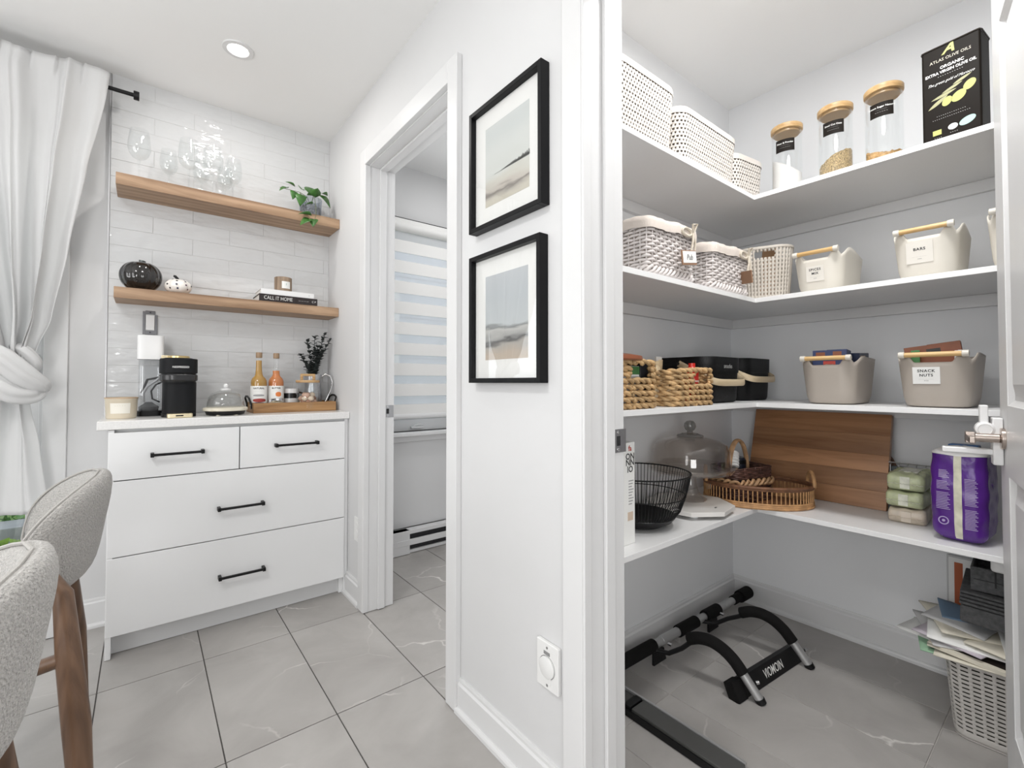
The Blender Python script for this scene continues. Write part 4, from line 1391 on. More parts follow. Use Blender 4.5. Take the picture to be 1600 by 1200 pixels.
m, n_, l_, b_ = nodes('white_linen')
b_.inputs['Base Color'].default_value = (0.80, 0.80, 0.80, 1)
b_.inputs['Roughness'].default_value = 0.9
tl = n_.new('ShaderNodeBsdfTranslucent')
tl.inputs[0].default_value = (0.80, 0.80, 0.80, 1)
mx = n_.new('ShaderNodeMixShader')
mx.inputs[0].default_value = 0.36
l_.new(b_.outputs[0], mx.inputs[1])
l_.new(tl.outputs[0], mx.inputs[2])
l_.new(mx.outputs[0], n_['Material Output'].inputs[0])
LINEN = m
cu = thing('curtain', 'white linen curtain tied in a knot, hanging in front of the patio door', 'curtain', (0, 2.60, 0))


def interp(tab, z):
    for (z0, a0), (z1, a1) in zip(tab, tab[1:]):
        if (z <= z0 and z >= z1):
            t_ = (z0 - z) / (z0 - z1)
            t_ = t_ * t_ * (3 - 2 * t_) * 0.35 + t_ * 0.65
            return tuple(a + (b - a) * t_ for a, b in zip(a0, a1))
    return tab[-1][1]


upper = [(2.362, (-0.142, -0.95, 0.017)), (2.29, (-0.150, -0.95, 0.017)), (1.956, (-0.212, -0.82, 0.022)), (1.60, (-0.262, -0.69, 0.030)), (1.309, (-0.308, -0.56, 0.032)), (1.19, (-0.345, -0.49, 0.026)), (1.10, (-0.36, -0.46, 0.018))]
lower = [(1.10, (-0.37, -0.45, 0.012)), (0.97, (-0.346, -0.48, 0.016)), (0.80, (-0.318, -0.57, 0.014)), (0.545, (-0.290, -0.66, 0.016))]


def sheet(tab, z1, z0, nf, ph, top=False):
    def fn(u, v):
        z = z1 + (z0 - z1) * v
        xr, xl, am = interp(tab, z)
        x = xr + (xl - xr) * u
        f = 2 * pi * (nf * u + ph)
        y = am * (sin(f) + 0.35 * sin(2.3 * f + 1.0 + 2 * v) + 0.2 * sin(3.7 * f + 4 * v))
        if top and z > 2.27:
            k = min(1, (z - 2.27) / 0.05)
            y = y * (1 - 0.35 * k) - 0.012 * k * (1 if sin(f) > 0.45 else -0.3)
        if top and z > 2.10:
            y -= 0.040 * min(1, (z - 2.10) / 0.15)
        x += 0.012 * sin(f * 1.0 + 1.2)
        y += -0.03 * max(0, 1 - abs(z - 1.1) / 0.25)
        zz = z + (0.008 * sin(f * 0.5) if top and z > 2.3 else 0)
        return (x, y, zz)
    return fn


MB().grid(sheet(upper, 2.362, 1.10, 5.2, 0.05, True), 170, 60).build('upper_panel', LINEN, cu, ang=0, solid=0.0012)
MB().grid(sheet(lower, 1.10, 0.548, 2.4, 0.35), 110, 30).build('lower_panel', LINEN, cu, ang=0, solid=0.0012)


def roll(pts, radii, flat, seed, folds=3):
    """a gathered roll of cloth: fat tube with lengthwise folds"""
    pts = [Vector(p) for p in pts]
    # resample
    N = 40
    P_ = []
    for k in range(N + 1):
        f = k / N * (len(pts) - 1)
        i = min(int(f), len(pts) - 2)
        t_ = f - i
        p0, p1, p2, p3 = pts[max(i - 1, 0)], pts[i], pts[i + 1], pts[min(i + 2, len(pts) - 1)]
        P_.append(0.5 * ((2 * p1) + (p2 - p0) * t_ + (2 * p0 - 5 * p1 + 4 * p2 - p3) * t_ ** 2 + (3 * p1 - p0 - 3 * p2 + p3) * t_ ** 3))
    m_ = MB()
    n__ = 28
    vs, fs = [], []
    prev = None
    for i, p in enumerate(P_):
        t_ = (P_[min(i + 1, N)] - P_[max(i - 1, 0)]).normalized()
        u = Vector((0, -1, 0)) - t_ * t_.dot(Vector((0, -1, 0)))
        u.normalize()
        v = t_.cross(u)
        f = i / N * (len(radii) - 1)
        a = min(int(f), len(radii) - 2)
        r = radii[a] + (radii[a + 1] - radii[a]) * (f - a)
        for k in range(n__):
            an = 2 * pi * k / n__
            rr = r * (1 + 0.13 * sin(folds * an + seed + i * 0.06) + 0.06 * sin(7 * an + i * 0.11))
            vs.append(p + u * (cos(an) * rr * flat[0]) + v * (sin(an) * rr * flat[1]))
    for i in range(N):
        for k in range(n__):
            q_ = (k + 1) % n__
            fs.append((i * n__ + k, i * n__ + q_, (i + 1) * n__ + q_, (i + 1) * n__ + k))
    fs.append(tuple(range(n__)))
    fs.append(tuple(N * n__ + k for k in range(n__)))
    return m_.add(vs, fs)


roll([(-0.52, 0.0, 1.13), (-0.47, -0.035, 1.175), (-0.42, -0.055, 1.150), (-0.36, -0.058, 1.085), (-0.318, -0.035, 1.045), (-0.316, 0.01, 1.035)], [0.022, 0.034, 0.040, 0.040, 0.030, 0.010], (0.8, 1.0), 0.4, 5).build('knot_roll', LINEN, cu, ang=0)
roll([(-0.50, -0.01, 1.06), (-0.44, -0.06, 1.055), (-0.385, -0.066, 1.015), (-0.335, -0.04, 1.008), (-0.31, 0.0, 1.03)], [0.022, 0.034, 0.034, 0.028, 0.010], (0.8, 1.0), 2.0, 4).build('knot_roll', LINEN, cu, ang=0)
roll([(-0.40, 0.0, 1.20), (-0.365, -0.03, 1.18), (-0.335, -0.03, 1.135), (-0.345, 0.0, 1.09)], [0.014, 0.022, 0.022, 0.012], (0.8, 1.0), 1.0).build('knot_roll', LINEN, cu, ang=0)


# ---------------------------------------------------------------- dining chairs
def chair(cx, cy, rz, lab):
    """upholstered back, chair facing -x; origin on the floor below the middle of the back"""
    t = thing('dining_chair', lab, 'chair', (cx, cy, 0), rz, 'boucle dining chairs beside the patio door')
    # wrap-around back: outline in (arc position, height), bent forward toward its two ends
    R_ = []
    for k in range(96):
        a = 2 * pi * k / 96
        c, s_ = cos(a), sin(a)
        R_.append((0.240 * abs(c) ** 0.62 * (1 if c > 0 else -1), 0.134 * abs(s_) ** 0.72 * (1 if s_ > 0 else -1)))
    n__ = len(R_)
    radial = [0, 0.25, 0.5, 0.7, 0.84, 0.93, 0.98, 1.0]
    def pt_(k, rr, side):
        y, dz = R_[k][0] * rr, R_[k][1] * rr
        z = 0.680 - 0.85 * y * y + dz
        th = 0.027 * (max(0, 1 - rr ** 5)) ** 0.5
        bend_ = -2.25 * y * y + 0.16 * (z - 0.70)
        return (bend_ + side * th, y, z)
    vs, fs = [], []
    for side in (1, -1):
        base = len(vs)
        vs.append(pt_(0, 0, side))
        for rr in radial[1:]:
            vs += [pt_(k, rr, side) for k in range(n__)]
        for k in range(n__):
            fs.append((base, base + 1 + k, base + 1 + (k + 1) % n__))
        for j in range(len(radial) - 2):
            for k in range(n__):
                a = base + 1 + j * n__
                fs.append((a + k, a + (k + 1) % n__, a + n__ + (k + 1) % n__, a + n__ + k))
    q = MB().add(vs, fs)
    bk = q.build('backrest', BOUCLE, t, ang=0)
    MB().tube([(pt_(k, 0.985, -1)[0] - 0.004, *pt_(k, 0.985, -1)[1:]) for k in range(0, n__, 2)], 0.0032, 6, closed=True).build('piping', PIPING, bk)
    # seat
    P_ = Perim(0.46, 0.46, 0.11, 8)
    def seat(u, v):
        x, y, nx, ny = P_.at(u)
        k = (0.93, 1.0, 1.0, 0.95, 0.6, 0.0)[v]
        z = (0.395, 0.41, 0.455, 0.475, 0.482, 0.483)[v]
        return (x * k - 0.36, y * k, z)
    MB().grid(lambda u, v: seat(u, round(v * 5)), 48, 5, cu=True).build('seat', BOUCLE, t, ang=0)
    fr_ = MB().box(-0.54, -0.15, -0.19, -0.16, 0.355, 0.395).box(-0.54, -0.15, 0.16, 0.19, 0.355, 0.395).box(-0.54, -0.51, -0.16, 0.16, 0.355, 0.395).box(-0.18, -0.15, -0.16, 0.16, 0.355, 0.395)
    fr_.build('seat_frame', WALNUT, t, bevel=0.003)
    for sg in (-1, 1):
        MB().tube([(-0.092, sg * 0.19, 0.615), (-0.059, sg * 0.220, 0.56), (-0.047, sg * 0.247, 0.42), (-0.032, sg * 0.285, 0.273), (-0.014, sg * 0.322, 0.0015)], [0.014, 0.019, 0.024, 0.026, 0.018], 16).build('leg', WALNUT, t)
        MB().tube([(-0.50, sg * 0.185, 0.395), (-0.55, sg * 0.235, 0.0015)], [0.023, 0.014], 14).build('leg', WALNUT, t)
        MB().tube([(-0.05, sg * 0.247, 0.42), (-0.20, sg * 0.18, 0.375)], 0.016, 10).build('bracket', WALNUT, t)
    return t


chair(-0.104, 1.750, radians(5), 'grey boucle dining chair with dark legs, the farther one near the cabinet')
chair(-0.134, 0.985, radians(5), 'grey boucle dining chair in the near left foreground, cut by the frame')
# ================================================================ the pantry
DL, DR = 0.321, 0.457
YF, XF = YP - DL, XP - DR
SH = 0.0175
TOPS = []
for k, (zb, lab) in enumerate(((1.768, 'top L-shaped white pantry shelf with lattice baskets and glass jars'),
                               (1.367, 'second white pantry shelf from the top with wicker baskets and cream bins'),
                               (0.9646, 'third white pantry shelf from the top with rope baskets and taupe bins'),
                               (0.5633, 'lowest white pantry shelf with the cake stand and cutting board'))):
    t = thing('pantry_shelf', lab, 'shelf', (0, 0, zb), 0, 'white pantry shelves')
    z1 = SH
    q = MB().prism([(WX + 0.012, YF), (XF, YF), (XF, -0.595), (XP - 0.001, -0.595), (XP - 0.001, YP - 0.001), (WX + 0.012, YP - 0.001)], 0, z1)
    q.build('board', SHELFW, t, bevel=0.0012)
    bx('cleat', PWALL if k < 0 else TRIMW, t, WX + 0.015, XP - 0.02, YP - 0.019, YP - 0.001, -0.043, -0.0005, 0.001)
    bx('cleat', TRIMW, t, XP - 0.019, XP - 0.001, -0.59, YP - 0.001, -0.043, -0.0005, 0.001)
    TOPS.append(zb + z1)
T1, T2, T3, T4 = [z + 0.0006 for z in TOPS]

# ---------------------------------------------------------------- helpers for baskets


def lattice(P, z0, z1, taper, cols, rows, holes, parent, m, name='lattice_wall', th=0.003, stagger=True, solid_top=0.0, fill=0.55, vfill=0.5, rim=True):
    """perforated basket wall: a ring of columns and rows with real holes"""
    mb = MB()
    ucols = cols * 2
    us = []
    for c in range(cols):
        us += [c / cols, (c + fill) / cols]
    vs_ = []
    for r in range(rows):
        vs_ += [r / rows, (r + vfill) / rows]
    vs_.append(1.0)
    vtx = []
    for j, v in enumerate(vs_):
        sh = 0.5 / cols if (stagger and (j // 2) % 2) else 0.0
        k = taper + (1 - taper) * v
        for u in us:
            x, y, _, _ = P.at(u)
            vtx.append((x * k, y * k, z0 + (z1 - z0) * v))
    fs = []
    n = len(us)
    for j in range(len(vs_) - 1):
        for i in range(n):
            hole = (j % 2 == 1) and (((i % 2 == 1)) if not stagger or (j // 2) % 2 == 0 else (i % 2 == 0))
            if hole and holes(us[i], vs_[j]):
                continue
            fs.append((j * n + i, j * n + (i + 1) % n, (j + 1) * n + (i + 1) % n, (j + 1) * n + i))
    mb.add(vtx, fs)
    return mb.build(name, m, parent, ang=30, solid=th)


def ring(P, k, z, r, m, parent, name='rim', n=60, flat=None, off=0.0, zf=None):
    pts = []
    for i in range(n):
        x, y, nx, ny = P.at(i / n)
        pts.append((x * k + nx * off, y * k + ny * off, z + (zf(i / n) if zf else 0)))
    return MB().tube(pts, r, 8, closed=True, flat=flat, upv=(0, 0, 1)).build(name, m, parent)


def floor_plate(P, k, z, m, parent, name='base', n=60, h=0.003):
    pl = [(P.at(i / n)[0] * k, P.at(i / n)[1] * k) for i in range(n)]
    return MB().prism(pl, z, z + h).build(name, m, parent)


IVORY = mat('ivory_plastic', (0.70, 0.655, 0.605), 0.45, var=0.02, vscale=8)
BEIGE = mat('beige_plastic', (0.56, 0.515, 0.455), 0.5)
TAUPE = mat('taupe_plastic', (0.42, 0.375, 0.330), 0.48)
CRBIN = mat('cream_plastic', (0.68, 0.645, 0.575), 0.42)

# ---- top shelf: three lattice baskets
for i, (x0, x1, y0, h, lab) in enumerate(((1.00, 1.325, 0.812, 0.205, 'largest ivory lattice basket with a lid, beside the door jamb on the top shelf'),
                                          (1.345, 1.745, 0.818, 0.185, 'middle ivory lattice basket with a lid on the top shelf'),
                                          (1.765, 1.985, 0.83, 0.165, 'smallest ivory lattice basket at the corner of the top shelf'))):
    d = 0.255 if i < 2 else 0.20
    t = thing('lattice_basket', lab, 'basket', ((x0 + x1) / 2, y0 + d / 2, T1), 0 if i < 2 else radians(-8), 'ivory lattice baskets on the top shelf')
    w_ = x1 - x0
    P = Perim(w_, d, 0.05)
    cols = int(P.total / 0.0135)
    lattice(P, 0.004, h - 0.022, 0.93, cols, int((h - 0.026) / 0.0118), lambda u, v: v > 0.02, t, IVORY, th=0.0022, fill=0.40, vfill=0.44)
    floor_plate(P, 0.928, 0.0, IVORY, t)
    P2 = Perim(w_ + 0.0035, d + 0.0035, 0.051)
    q = MB().grid(lambda u, v: (P2.at(u)[0] * (1, 1, 0.985, 0.94, 0.0)[round(v * 4)], P2.at(u)[1] * (1, 1, 0.985, 0.94, 0.0)[round(v * 4)], h - 0.024 + (0, 0.017, 0.022, 0.0235, 0.0235)[round(v * 4)]), 60, 4, cu=True)
    q.build('lid', IVORY, t, ang=50)

# ---- top shelf: three canisters
LIDW = wood('bamboo_lid', (0.42, 0.25, 0.10), (0.62, 0.42, 0.21), 0.4, 'X', 2.5)
LBLK = mat('label_black', (0.016, 0.013, 0.011), 0.6, spec=0.1)


def heap(m_, r, hf, n=40, rings=12, seed=0, rough=0.0):
    rd_ = random.Random(seed)
    q = MB()
    vs, fs = [(0, 0, hf(0, 0))], []
    for j in range(1, rings + 1):
        rr = r * j / rings
        for k in range(n):
            a = 2 * pi * k / n
            vs.append((rr * cos(a), rr * sin(a), hf(rr * cos(a), rr * sin(a)) + rd_.uniform(-rough, rough)))
    for k in range(n):
        fs.append((0, 1 + k, 1 + (k + 1) % n))
    for j in range(rings - 1):
        for k in range(n):
            a = 1 + j * n
            fs.append((a + k, a + (k + 1) % n, a + n + (k + 1) % n, a + n + k))
    b = len(vs)
    for k in range(n):
        a = 2 * pi * k / n
        vs.append((r * cos(a), r * sin(a), 0.006))
    a = 1 + (rings - 1) * n
    for k in range(n):
        fs.append((a + k, a + (k + 1) % n, b + (k + 1) % n, b + k))
    fs.append(tuple(b + k for k in range(n - 1, -1, -1)))
    q.add(vs, fs)
    return q


FLOUR = mat('white_flour', (0.72, 0.705, 0.69), 0.95)
GRAIN = mat('oat_grain', (0.50, 0.37, 0.20), 0.8, var=0.6, vscale=260, bump=1.0, bscale=260)
SUGAR = mat('brown_sugar', (0.50, 0.30, 0.12), 0.85, var=0.4, vscale=60, bump=1.0, bscale=90)
JR = 0.0535
for i, (x, y, lab, fm_, hf, ro, seed, words) in enumerate((
        (1.962, 0.735, 'glass canister of white flour with a wooden lid, nearest the small lattice basket', FLOUR, lambda x, y: 0.128 + 0.75 * y + 0.08 * x - 6 * (x * x + y * y) * 0.6, 0.0, 1, 'Flour & Powder'),
        (1.962, 0.572, 'glass canister of speckled grain with a wooden lid, between the other two', GRAIN, lambda x, y: 0.092 - 0.5 * y - 4 * (x * x + y * y), 0.003, 2, 'Steel Cut Oats'),
        (1.962, 0.430, 'glass canister of brown sugar with a wooden lid, next to the olive oil tin', SUGAR, lambda x, y: 0.058 + 0.012 * sin(40 * x + 30 * y) - 6 * x * x, 0.004, 3, 'Brown Sugar Natural'))):
    t = thing('glass_canister', lab, 'jar', (x, y, T1), 0, 'glass canisters on the top shelf')
    MB().lathe([(0, 0.0), (JR - 0.004, 0.0), (JR, 0.004), (JR, 0.243), (JR - 0.004, 0.250), (JR - 0.005, 0.254)], 48).build('glass_body', CLEAR, t, solid=0.0022)
    heap(None, JR - 0.004, hf, 40, 12, seed, ro).build('contents', fm_, t)
    MB().lathe([(0, 0.244), (JR - 0.010, 0.244), (JR - 0.008, 0.246), (JR - 0.008, 0.254), (0, 0.254)], 40).build('lid_plug', mat('bamboo_underside', (0.36, 0.23, 0.11), 0.35), t)
    MB().lathe([(JR - 0.012, 0.254), (JR + 0.0005, 0.255), (JR + 0.0015, 0.258), (JR + 0.0015, 0.271), (JR - 0.001, 0.274), (0, 0.274)], 48).build('lid', LIDW, t)
    a0 = math.atan2(-y, -x) - 0.12
    R_ = JR + 0.0006
    cyl = lambda cz: (lambda xx, yy: (R_ * cos(a0 + xx / R_), R_ * sin(a0 + xx / R_), cz + yy))
    lb = MB().grid(lambda u, v: cyl(0.185)((u - 0.5) * 0.066, (v - 0.5) * 0.048), 16, 1).build('label', LBLK, t, ang=0)
    R_ = JR + 0.0010
    lettering(words, 0.0088, INKW, lb, Matrix.Identity(4), bend=cyl(0.194), bold=0.0001)
    lettering('__________', 0.006, INKG, lb, Matrix.Identity(4), bend=cyl(0.187))
    lettering('-  -  -  -  -  -', 0.007, INKW, lb, Matrix.Identity(4), bend=cyl(0.177))

# ---- olive oil tin
oil = thing('olive_oil_tin', 'tall black olive oil tin printed with green olives on the top shelf', 'tin', (1.925, 0.247, T1), radians(-6))
TINB = mat('black_tin', (0.010, 0.0075, 0.0055), 0.5, spec=0.10)
OW, OH = 0.134, 0.300
MB().box(-0.045, 0.045, -OW / 2, OW / 2, 0.0, OH).build('tin_body', TINB, oil, bevel=0.006)
for z in (0.001, OH - 0.004):
    q = MB()
    P = Perim(0.092, OW + 0.002, 0.007)
    q.tube([(P.at(i / 48)[0], P.at(i / 48)[1], z + 0.0015) for i in range(48)], 0.0022, 6, closed=True).build('seam', mat('dark_seam', (0.03, 0.024, 0.018), 0.3), oil)
MB().cyl((0, 0.03, OH), (0, 0.03, OH + 0.012), 0.016, n=20).build('cap', TINB, oil)


def onoil(y, z):                # print plane on the front (-x) face; text runs toward -y
    return basis((-0.0454, y, z), (0, -1, 0), (0, 0, 1))


LY = mat('olive_yellow_ink', (0.45, 0.46, 0.13), 0.5)
LG = mat('olive_leaf_ink', (0.34, 0.33, 0.17), 0.5)
lettering('A', 0.040, LY, oil, onoil(0.004, 0.281), shear=0.35, bold=0.0012)
lettering('ATLAS OLIVE OILS', 0.0125, mat('beige_ink', (0.62, 0.58, 0.48), 0.5), oil, onoil(0.0, 0.255), sx=0.92)
lettering('ORGANIC', 0.0125, INKW, oil, onoil(-0.004, 0.231), bold=0.0003, sx=0.95)
lettering('EXTRA VIRGIN OLIVE OIL', 0.0118, INKW, oil, onoil(0.0, 0.217), bold=0.0003, sx=0.86)
lettering('- - - - - - - - - - -', 0.009, INKW, oil, onoil(0.0, 0.206))
lettering('The green gold of Morocco', 0.0115, INKW, oil, onoil(0.0, 0.186), shear=0.5, sx=0.82)
lettering('- - - - - - - - - - - - - -', 0.008, INKW, oil, onoil(0.0, 0.085))
lettering('- - - - - - - - - - - - - - - - - -', 0.008, INKW, oil, onoil(0.0, 0.076))
for (u0, z0, L, W, an) in ((0.052, 0.112, 0.055, 0.011, 32), (0.045, 0.138, 0.060, 0.009, 12), (0.02, 0.150, 0.050, 0.008, 18), (-0.005, 0.165, 0.045, 0.008, 20)):
    q = MB()
    pts_ = [(k / 10, sin(pi * k / 10) ** 0.8) for k in range(11)]
    up_ = [(t_ * L, w_ * W / 2) for t_, w_ in pts_]
    dn_ = [(t_ * L, -w_ * W / 2) for t_, w_ in reversed(pts_[1:-1])]
    ca, sa = cos(radians(an)), sin(radians(an))
    q.add([onoil(u0, z0) @ Vector((x * ca - y * sa, x * sa + y * ca, 0.0003)) for x, y in up_ + dn_], [tuple(range(len(up_ + dn_)))])
    q.build('printed_leaf', LG, oil, smooth=False)
for (u0, z0, r, an) in ((0.008, 0.122, 0.0125, 60), (-0.018, 0.126, 0.0160, 40), (-0.042, 0.148, 0.0140, 50)):
    q = MB().add([onoil(u0, z0) @ Vector((cos(a) * r * 1.15 * cos(radians(an)) - sin(a) * r * 0.85 * sin(radians(an)), cos(a) * r * 1.15 * sin(radians(an)) + sin(a) * r * 0.85 * cos(radians(an)), 0.0005)) for a in [2 * pi * k / 28 for k in range(28)]], [tuple(range(28))])
    q.build('printed_olive', LY, oil, smooth=False)
q = MB().box(-0.0458, -0.0452, 0.022, 0.042, 0.028, 0.043).build('certification_mark', LY, oil)
q = MB().add([onoil(-0.004, 0.040) @ Vector((cos(2 * pi * k / 24) * 0.011, sin(2 * pi * k / 24) * 0.009, 0.0005)) for k in range(24)], [tuple(range(24))]).build('certification_mark', PAPERW, oil, smooth=False)
q = MB().add([onoil(-0.036, 0.044) @ Vector((cos(2 * pi * k / 24) * 0.018, sin(2 * pi * k / 24) * 0.0115 + cos(2 * pi * k / 24) * 0.004, 0.0005)) for k in range(24)], [tuple(range(24))]).build('certification_mark', mat('mint_ink', (0.38, 0.60, 0.54), 0.5), oil, smooth=False)
lettering('- - - -', 0.008, INKW, oil, onoil(0.03, 0.020))
lettering('- - - -', 0.008, INKW, oil, onoil(-0.006, 0.024))

# ---- second shelf: white wicker baskets with cloth liners
WICK = mat('white_willow', (0.70, 0.655, 0.635), 0.7, var=0.10, vscale=40)
LINER = mat('cream_cotton', (0.68, 0.61, 0.55), 0.9, bump=0.2, bscale=400)
TAGW = mat('tag_wood', (0.30, 0.17, 0.10), 0.6)
STRING = mat('cream_ribbon', (0.60, 0.54, 0.45), 0.8)


def weave(P, z0, z1, taper, rows, step, amp, r, parent, m, name='woven_wall', nst=None, zsq=0.55, seed=0, gap=None):
    """willow weave: flattened strands passing in and out around upright stakes"""
    rd_ = random.Random(seed)
    nst = nst or int(P.total / step)
    if nst % 2:
        nst += 1
    q = MB()
    seg = nst * 2
    for j in range(rows):
        v = (j + 0.5) / rows
        k = taper + (1 - taper) * v
        z = z0 + (z1 - z0) * v
        pts = []
        for i in range(seg):
            u = i / seg
            x, y, nx, ny = P.at(u)
            o = amp * cos(pi * i / 2 + pi * (j % 2)) if i % 2 == 0 else 0
            if i % 4 == 2:
                o = amp * (-1) * (1 if (j % 2 == 0) else -1)
            elif i % 4 == 0:
                o = amp * (1 if (j % 2 == 0) else -1)
            else:
                o = 0
            pts.append((x * k + nx * o, y * k + ny * o, z + rd_.uniform(-1, 1) * r * 0.18))
        q.tube(pts, r, 6, closed=True, flat=(1, zsq), upv=(0, 0, 1))
    for i in range(nst):
        x, y, nx, ny = P.at(i / nst)
        q.tube([(x * taper, y * taper, z0), (x, y, z1)], r * 0.62, 5)
    return q.build(name, m, parent, ang=0)


TAGS = []
for i, (x0, x1, h, lab, tg) in enumerate(((1.172, 1.432, 0.180, 'white wicker basket with cotton liner and a flat wooden tag, nearer the door jamb', 0),
                                          (1.547, 1.815, 0.172, 'white wicker basket with cotton liner and a swinging wooden tag, nearer the corner', 1))):
    d = 0.255
    t = thing('wicker_basket', lab, 'basket', ((x0 + x1) / 2, 0.822 + d / 2, T2), 0, 'white wicker baskets on the second shelf')
    P = Perim(x1 - x0, d, 0.018)
    q = weave(P, 0.030, h - 0.014, 0.97, 12, 0.0215, 0.0042, 0.0044, t, WICK, seed=i, zsq=0.75)
    # plaited foot
    fb = MB()
    nn = 90
    for s_ in range(3):
        pts = []
        for k in range(nn):
            x, y, nx, ny = P.at(k / nn)
            ph = 2 * pi * (k / nn * 16 + s_ / 3)
            pts.append((x * 0.97 + nx * 0.006 * cos(ph), y * 0.97 + ny * 0.006 * cos(ph), 0.018 + 0.0105 * sin(ph)))
        fb.tube(pts, 0.0052, 6, closed=True)
    fb.build('plaited_foot', WICK, t, ang=0)
    floor_plate(P, 0.95, 0.004, WICK, t)
    # liner folded over the rim, dipping at the front where the ribbon ties it
    def lin(u, v, P=P, h=h):
        x, y, nx, ny = P.at(u)
        prof = ((0.013, -0.030), (0.014, -0.010), (0.011, 0.004), (0.002, 0.008), (-0.008, 0.004), (-0.012, -0.03), (-0.02, -0.14))
        o, dz = prof[round(v * 6)]
        wv = 0.0005 * sin(u * 2 * pi * 23) + 0.0008 * sin(u * 2 * pi * 11 + 1)
        corner = 0.004 * sin(u * 2 * pi * 4 + 0.6)
        return (x + nx * (o + wv), y + ny * (o + wv), h - 0.008 + dz + corner * (1 if dz > -0.05 else 0) + wv)
    MB().grid(lin, 120, 6, cu=True).build('cloth_liner', LINER, t, ang=0)
    # hand hole ring and ribbon
    hx = (0.055, 0.065)[i]
    y_ = -d / 2 - 0.016
    MB().tube([(hx - 0.026 + 0.026 * (1 - cos(a)), y_, h - 0.022 + 0.012 * sin(a)) for a in [2 * pi * k / 18 for k in range(18)]], 0.0045, 6, closed=True).build('hand_hole_binding', STRING, t)
    for pts in ([(hx + 0.03, y_ - 0.004, h - 0.02), (hx + 0.022, y_ - 0.008, h - 0.05), (hx + 0.012, y_ - 0.007, h - 0.085)], [(hx + 0.03, y_ - 0.004, h - 0.02), (hx + 0.036, y_ - 0.008, h - 0.055), (hx + 0.030, y_ - 0.007, h - 0.09)],
                [(hx + 0.03, y_ - 0.004, h - 0.022), (hx + 0.018, y_ - 0.012, h + 0.004), (hx + 0.042, y_ - 0.012, h + 0.010), (hx + 0.03, y_ - 0.004, h - 0.022)]):
        MB().tube(pts, 0.0040, 6, flat=(1, 0.5)).build('ribbon', STRING, t)
    tw, th_ = 0.084, 0.046
    M_ = Matrix.Translation((hx - 0.006, y_ - 0.010, h - 0.108)) @ Matrix.Rotation(radians(-9 if i == 0 else -12), 4, 'Y') @ Matrix.Rotation(radians(0 if i == 0 else 52), 4, 'Z')
    tg_ = MB().box(-tw / 2, tw / 2, -0.002, 0.002, -th_ / 2, th_ / 2, M_).build('wooden_tag', TAGW, t, bevel=0.0008)
    MB().box(-tw / 2 + 0.004, tw / 2 - 0.002, -0.0028, -0.0018, -th_ / 2 + 0.006, th_ / 2 - 0.003, M_).build('tag_paper', PAPERW, tg_)
    lettering('Pub' if i == 0 else 'Tea', 0.024, INK, tg_, M_ @ basis((0, -0.0032, 0), (1, 0, 0), (0, 0, 1)), shear=0.2)

# ribbed beige basket in the corner
rb = thing('ribbed_basket', 'beige ribbed plastic basket with a hand hole in the corner of the second shelf', 'basket', (1.996, 0.838, T2), radians(-68))
P = Perim(0.200, 0.225, 0.055)
h = 0.212
cols = 56
mb = MB()
n = cols * 4
rowsn = 26
vtx, fs = [], []
for j in range(rowsn + 1):
    v = j / rowsn
    k = 0.86 + 0.14 * v
    for i in range(n):
        x, y, nx, ny = P.at(i / n)
        o = 0.0016 if i % 4 in (1, 2) else -0.0012
        vtx.append((x * k + nx * o, y * k + ny * o, 0.003 + (h - 0.012) * v))
for j in range(rowsn):
    for i in range(n):
        u = i / n
        uu = u if u < 0.5 else u - 1
        v = (j + 0.5) / rowsn
        if abs(uu) < 0.045 and 0.80 < v < 0.93:
            continue
        if i % 4 == 3 and 0.06 < v < 0.95 and j % 2 == 0 and (abs(uu) < 0.13):
            continue
        fs.append((j * n + i, j * n + (i + 1) % n, (j + 1) * n + (i + 1) % n, (j + 1) * n + i))
mb.add(vtx, fs)
mb.build('ribbed_wall', BEIGE, rb, ang=0, solid=0.0025)
floor_plate(P, 0.86, 0.0, BEIGE, rb)
ring(P, 1.0, h - 0.009, 0.005, BEIGE, rb, flat=(1.2, 0.8))
CARD = mat('brown_cardboard', (0.34, 0.20, 0.11), 0.85, var=0.1, vscale=12)


def carton(name, lab, loc, rot, size, col, cat='box', group=None, print_=None):
    t = thing(name, lab, cat, loc, 0, group)
    t.rotation_euler = rot
    w_, d_, h_ = size
    bx('carton', col, t, -w_ / 2, w_ / 2, -d_ / 2, d_ / 2, 0, h_, 0.0012)
    bx('flap', col, t, -w_ / 2 + 0.001, w_ / 2 - 0.001, -d_ / 2 + 0.001, d_ / 2 * 0.15, h_, h_ + 0.0012)
    if print_:
        for (m_, a0, a1, b0, b1, face) in print_:
            if face == 'f':
                bx('printed_panel', m_, t, -w_ / 2 - 0.0005, -w_ / 2 + 0.0005, a0 * d_ / 2, a1 * d_ / 2, b0 * h_, b1 * h_)
            elif face == 's':
                bx('printed_panel', m_, t, a0 * w_ / 2, a1 * w_ / 2, -d_ / 2 - 0.0005, -d_ / 2 + 0.0005, b0 * h_, b1 * h_)
    return t


carton('snack_carton', 'plain brown cardboard carton sticking out of the ribbed basket', (2.058, 0.858, T2 + 0.006), (radians(4), radians(-5), radians(22)), (0.05, 0.055, 0.236), CARD)

# ---- bins with a wooden dowel handle (taupe and cream)


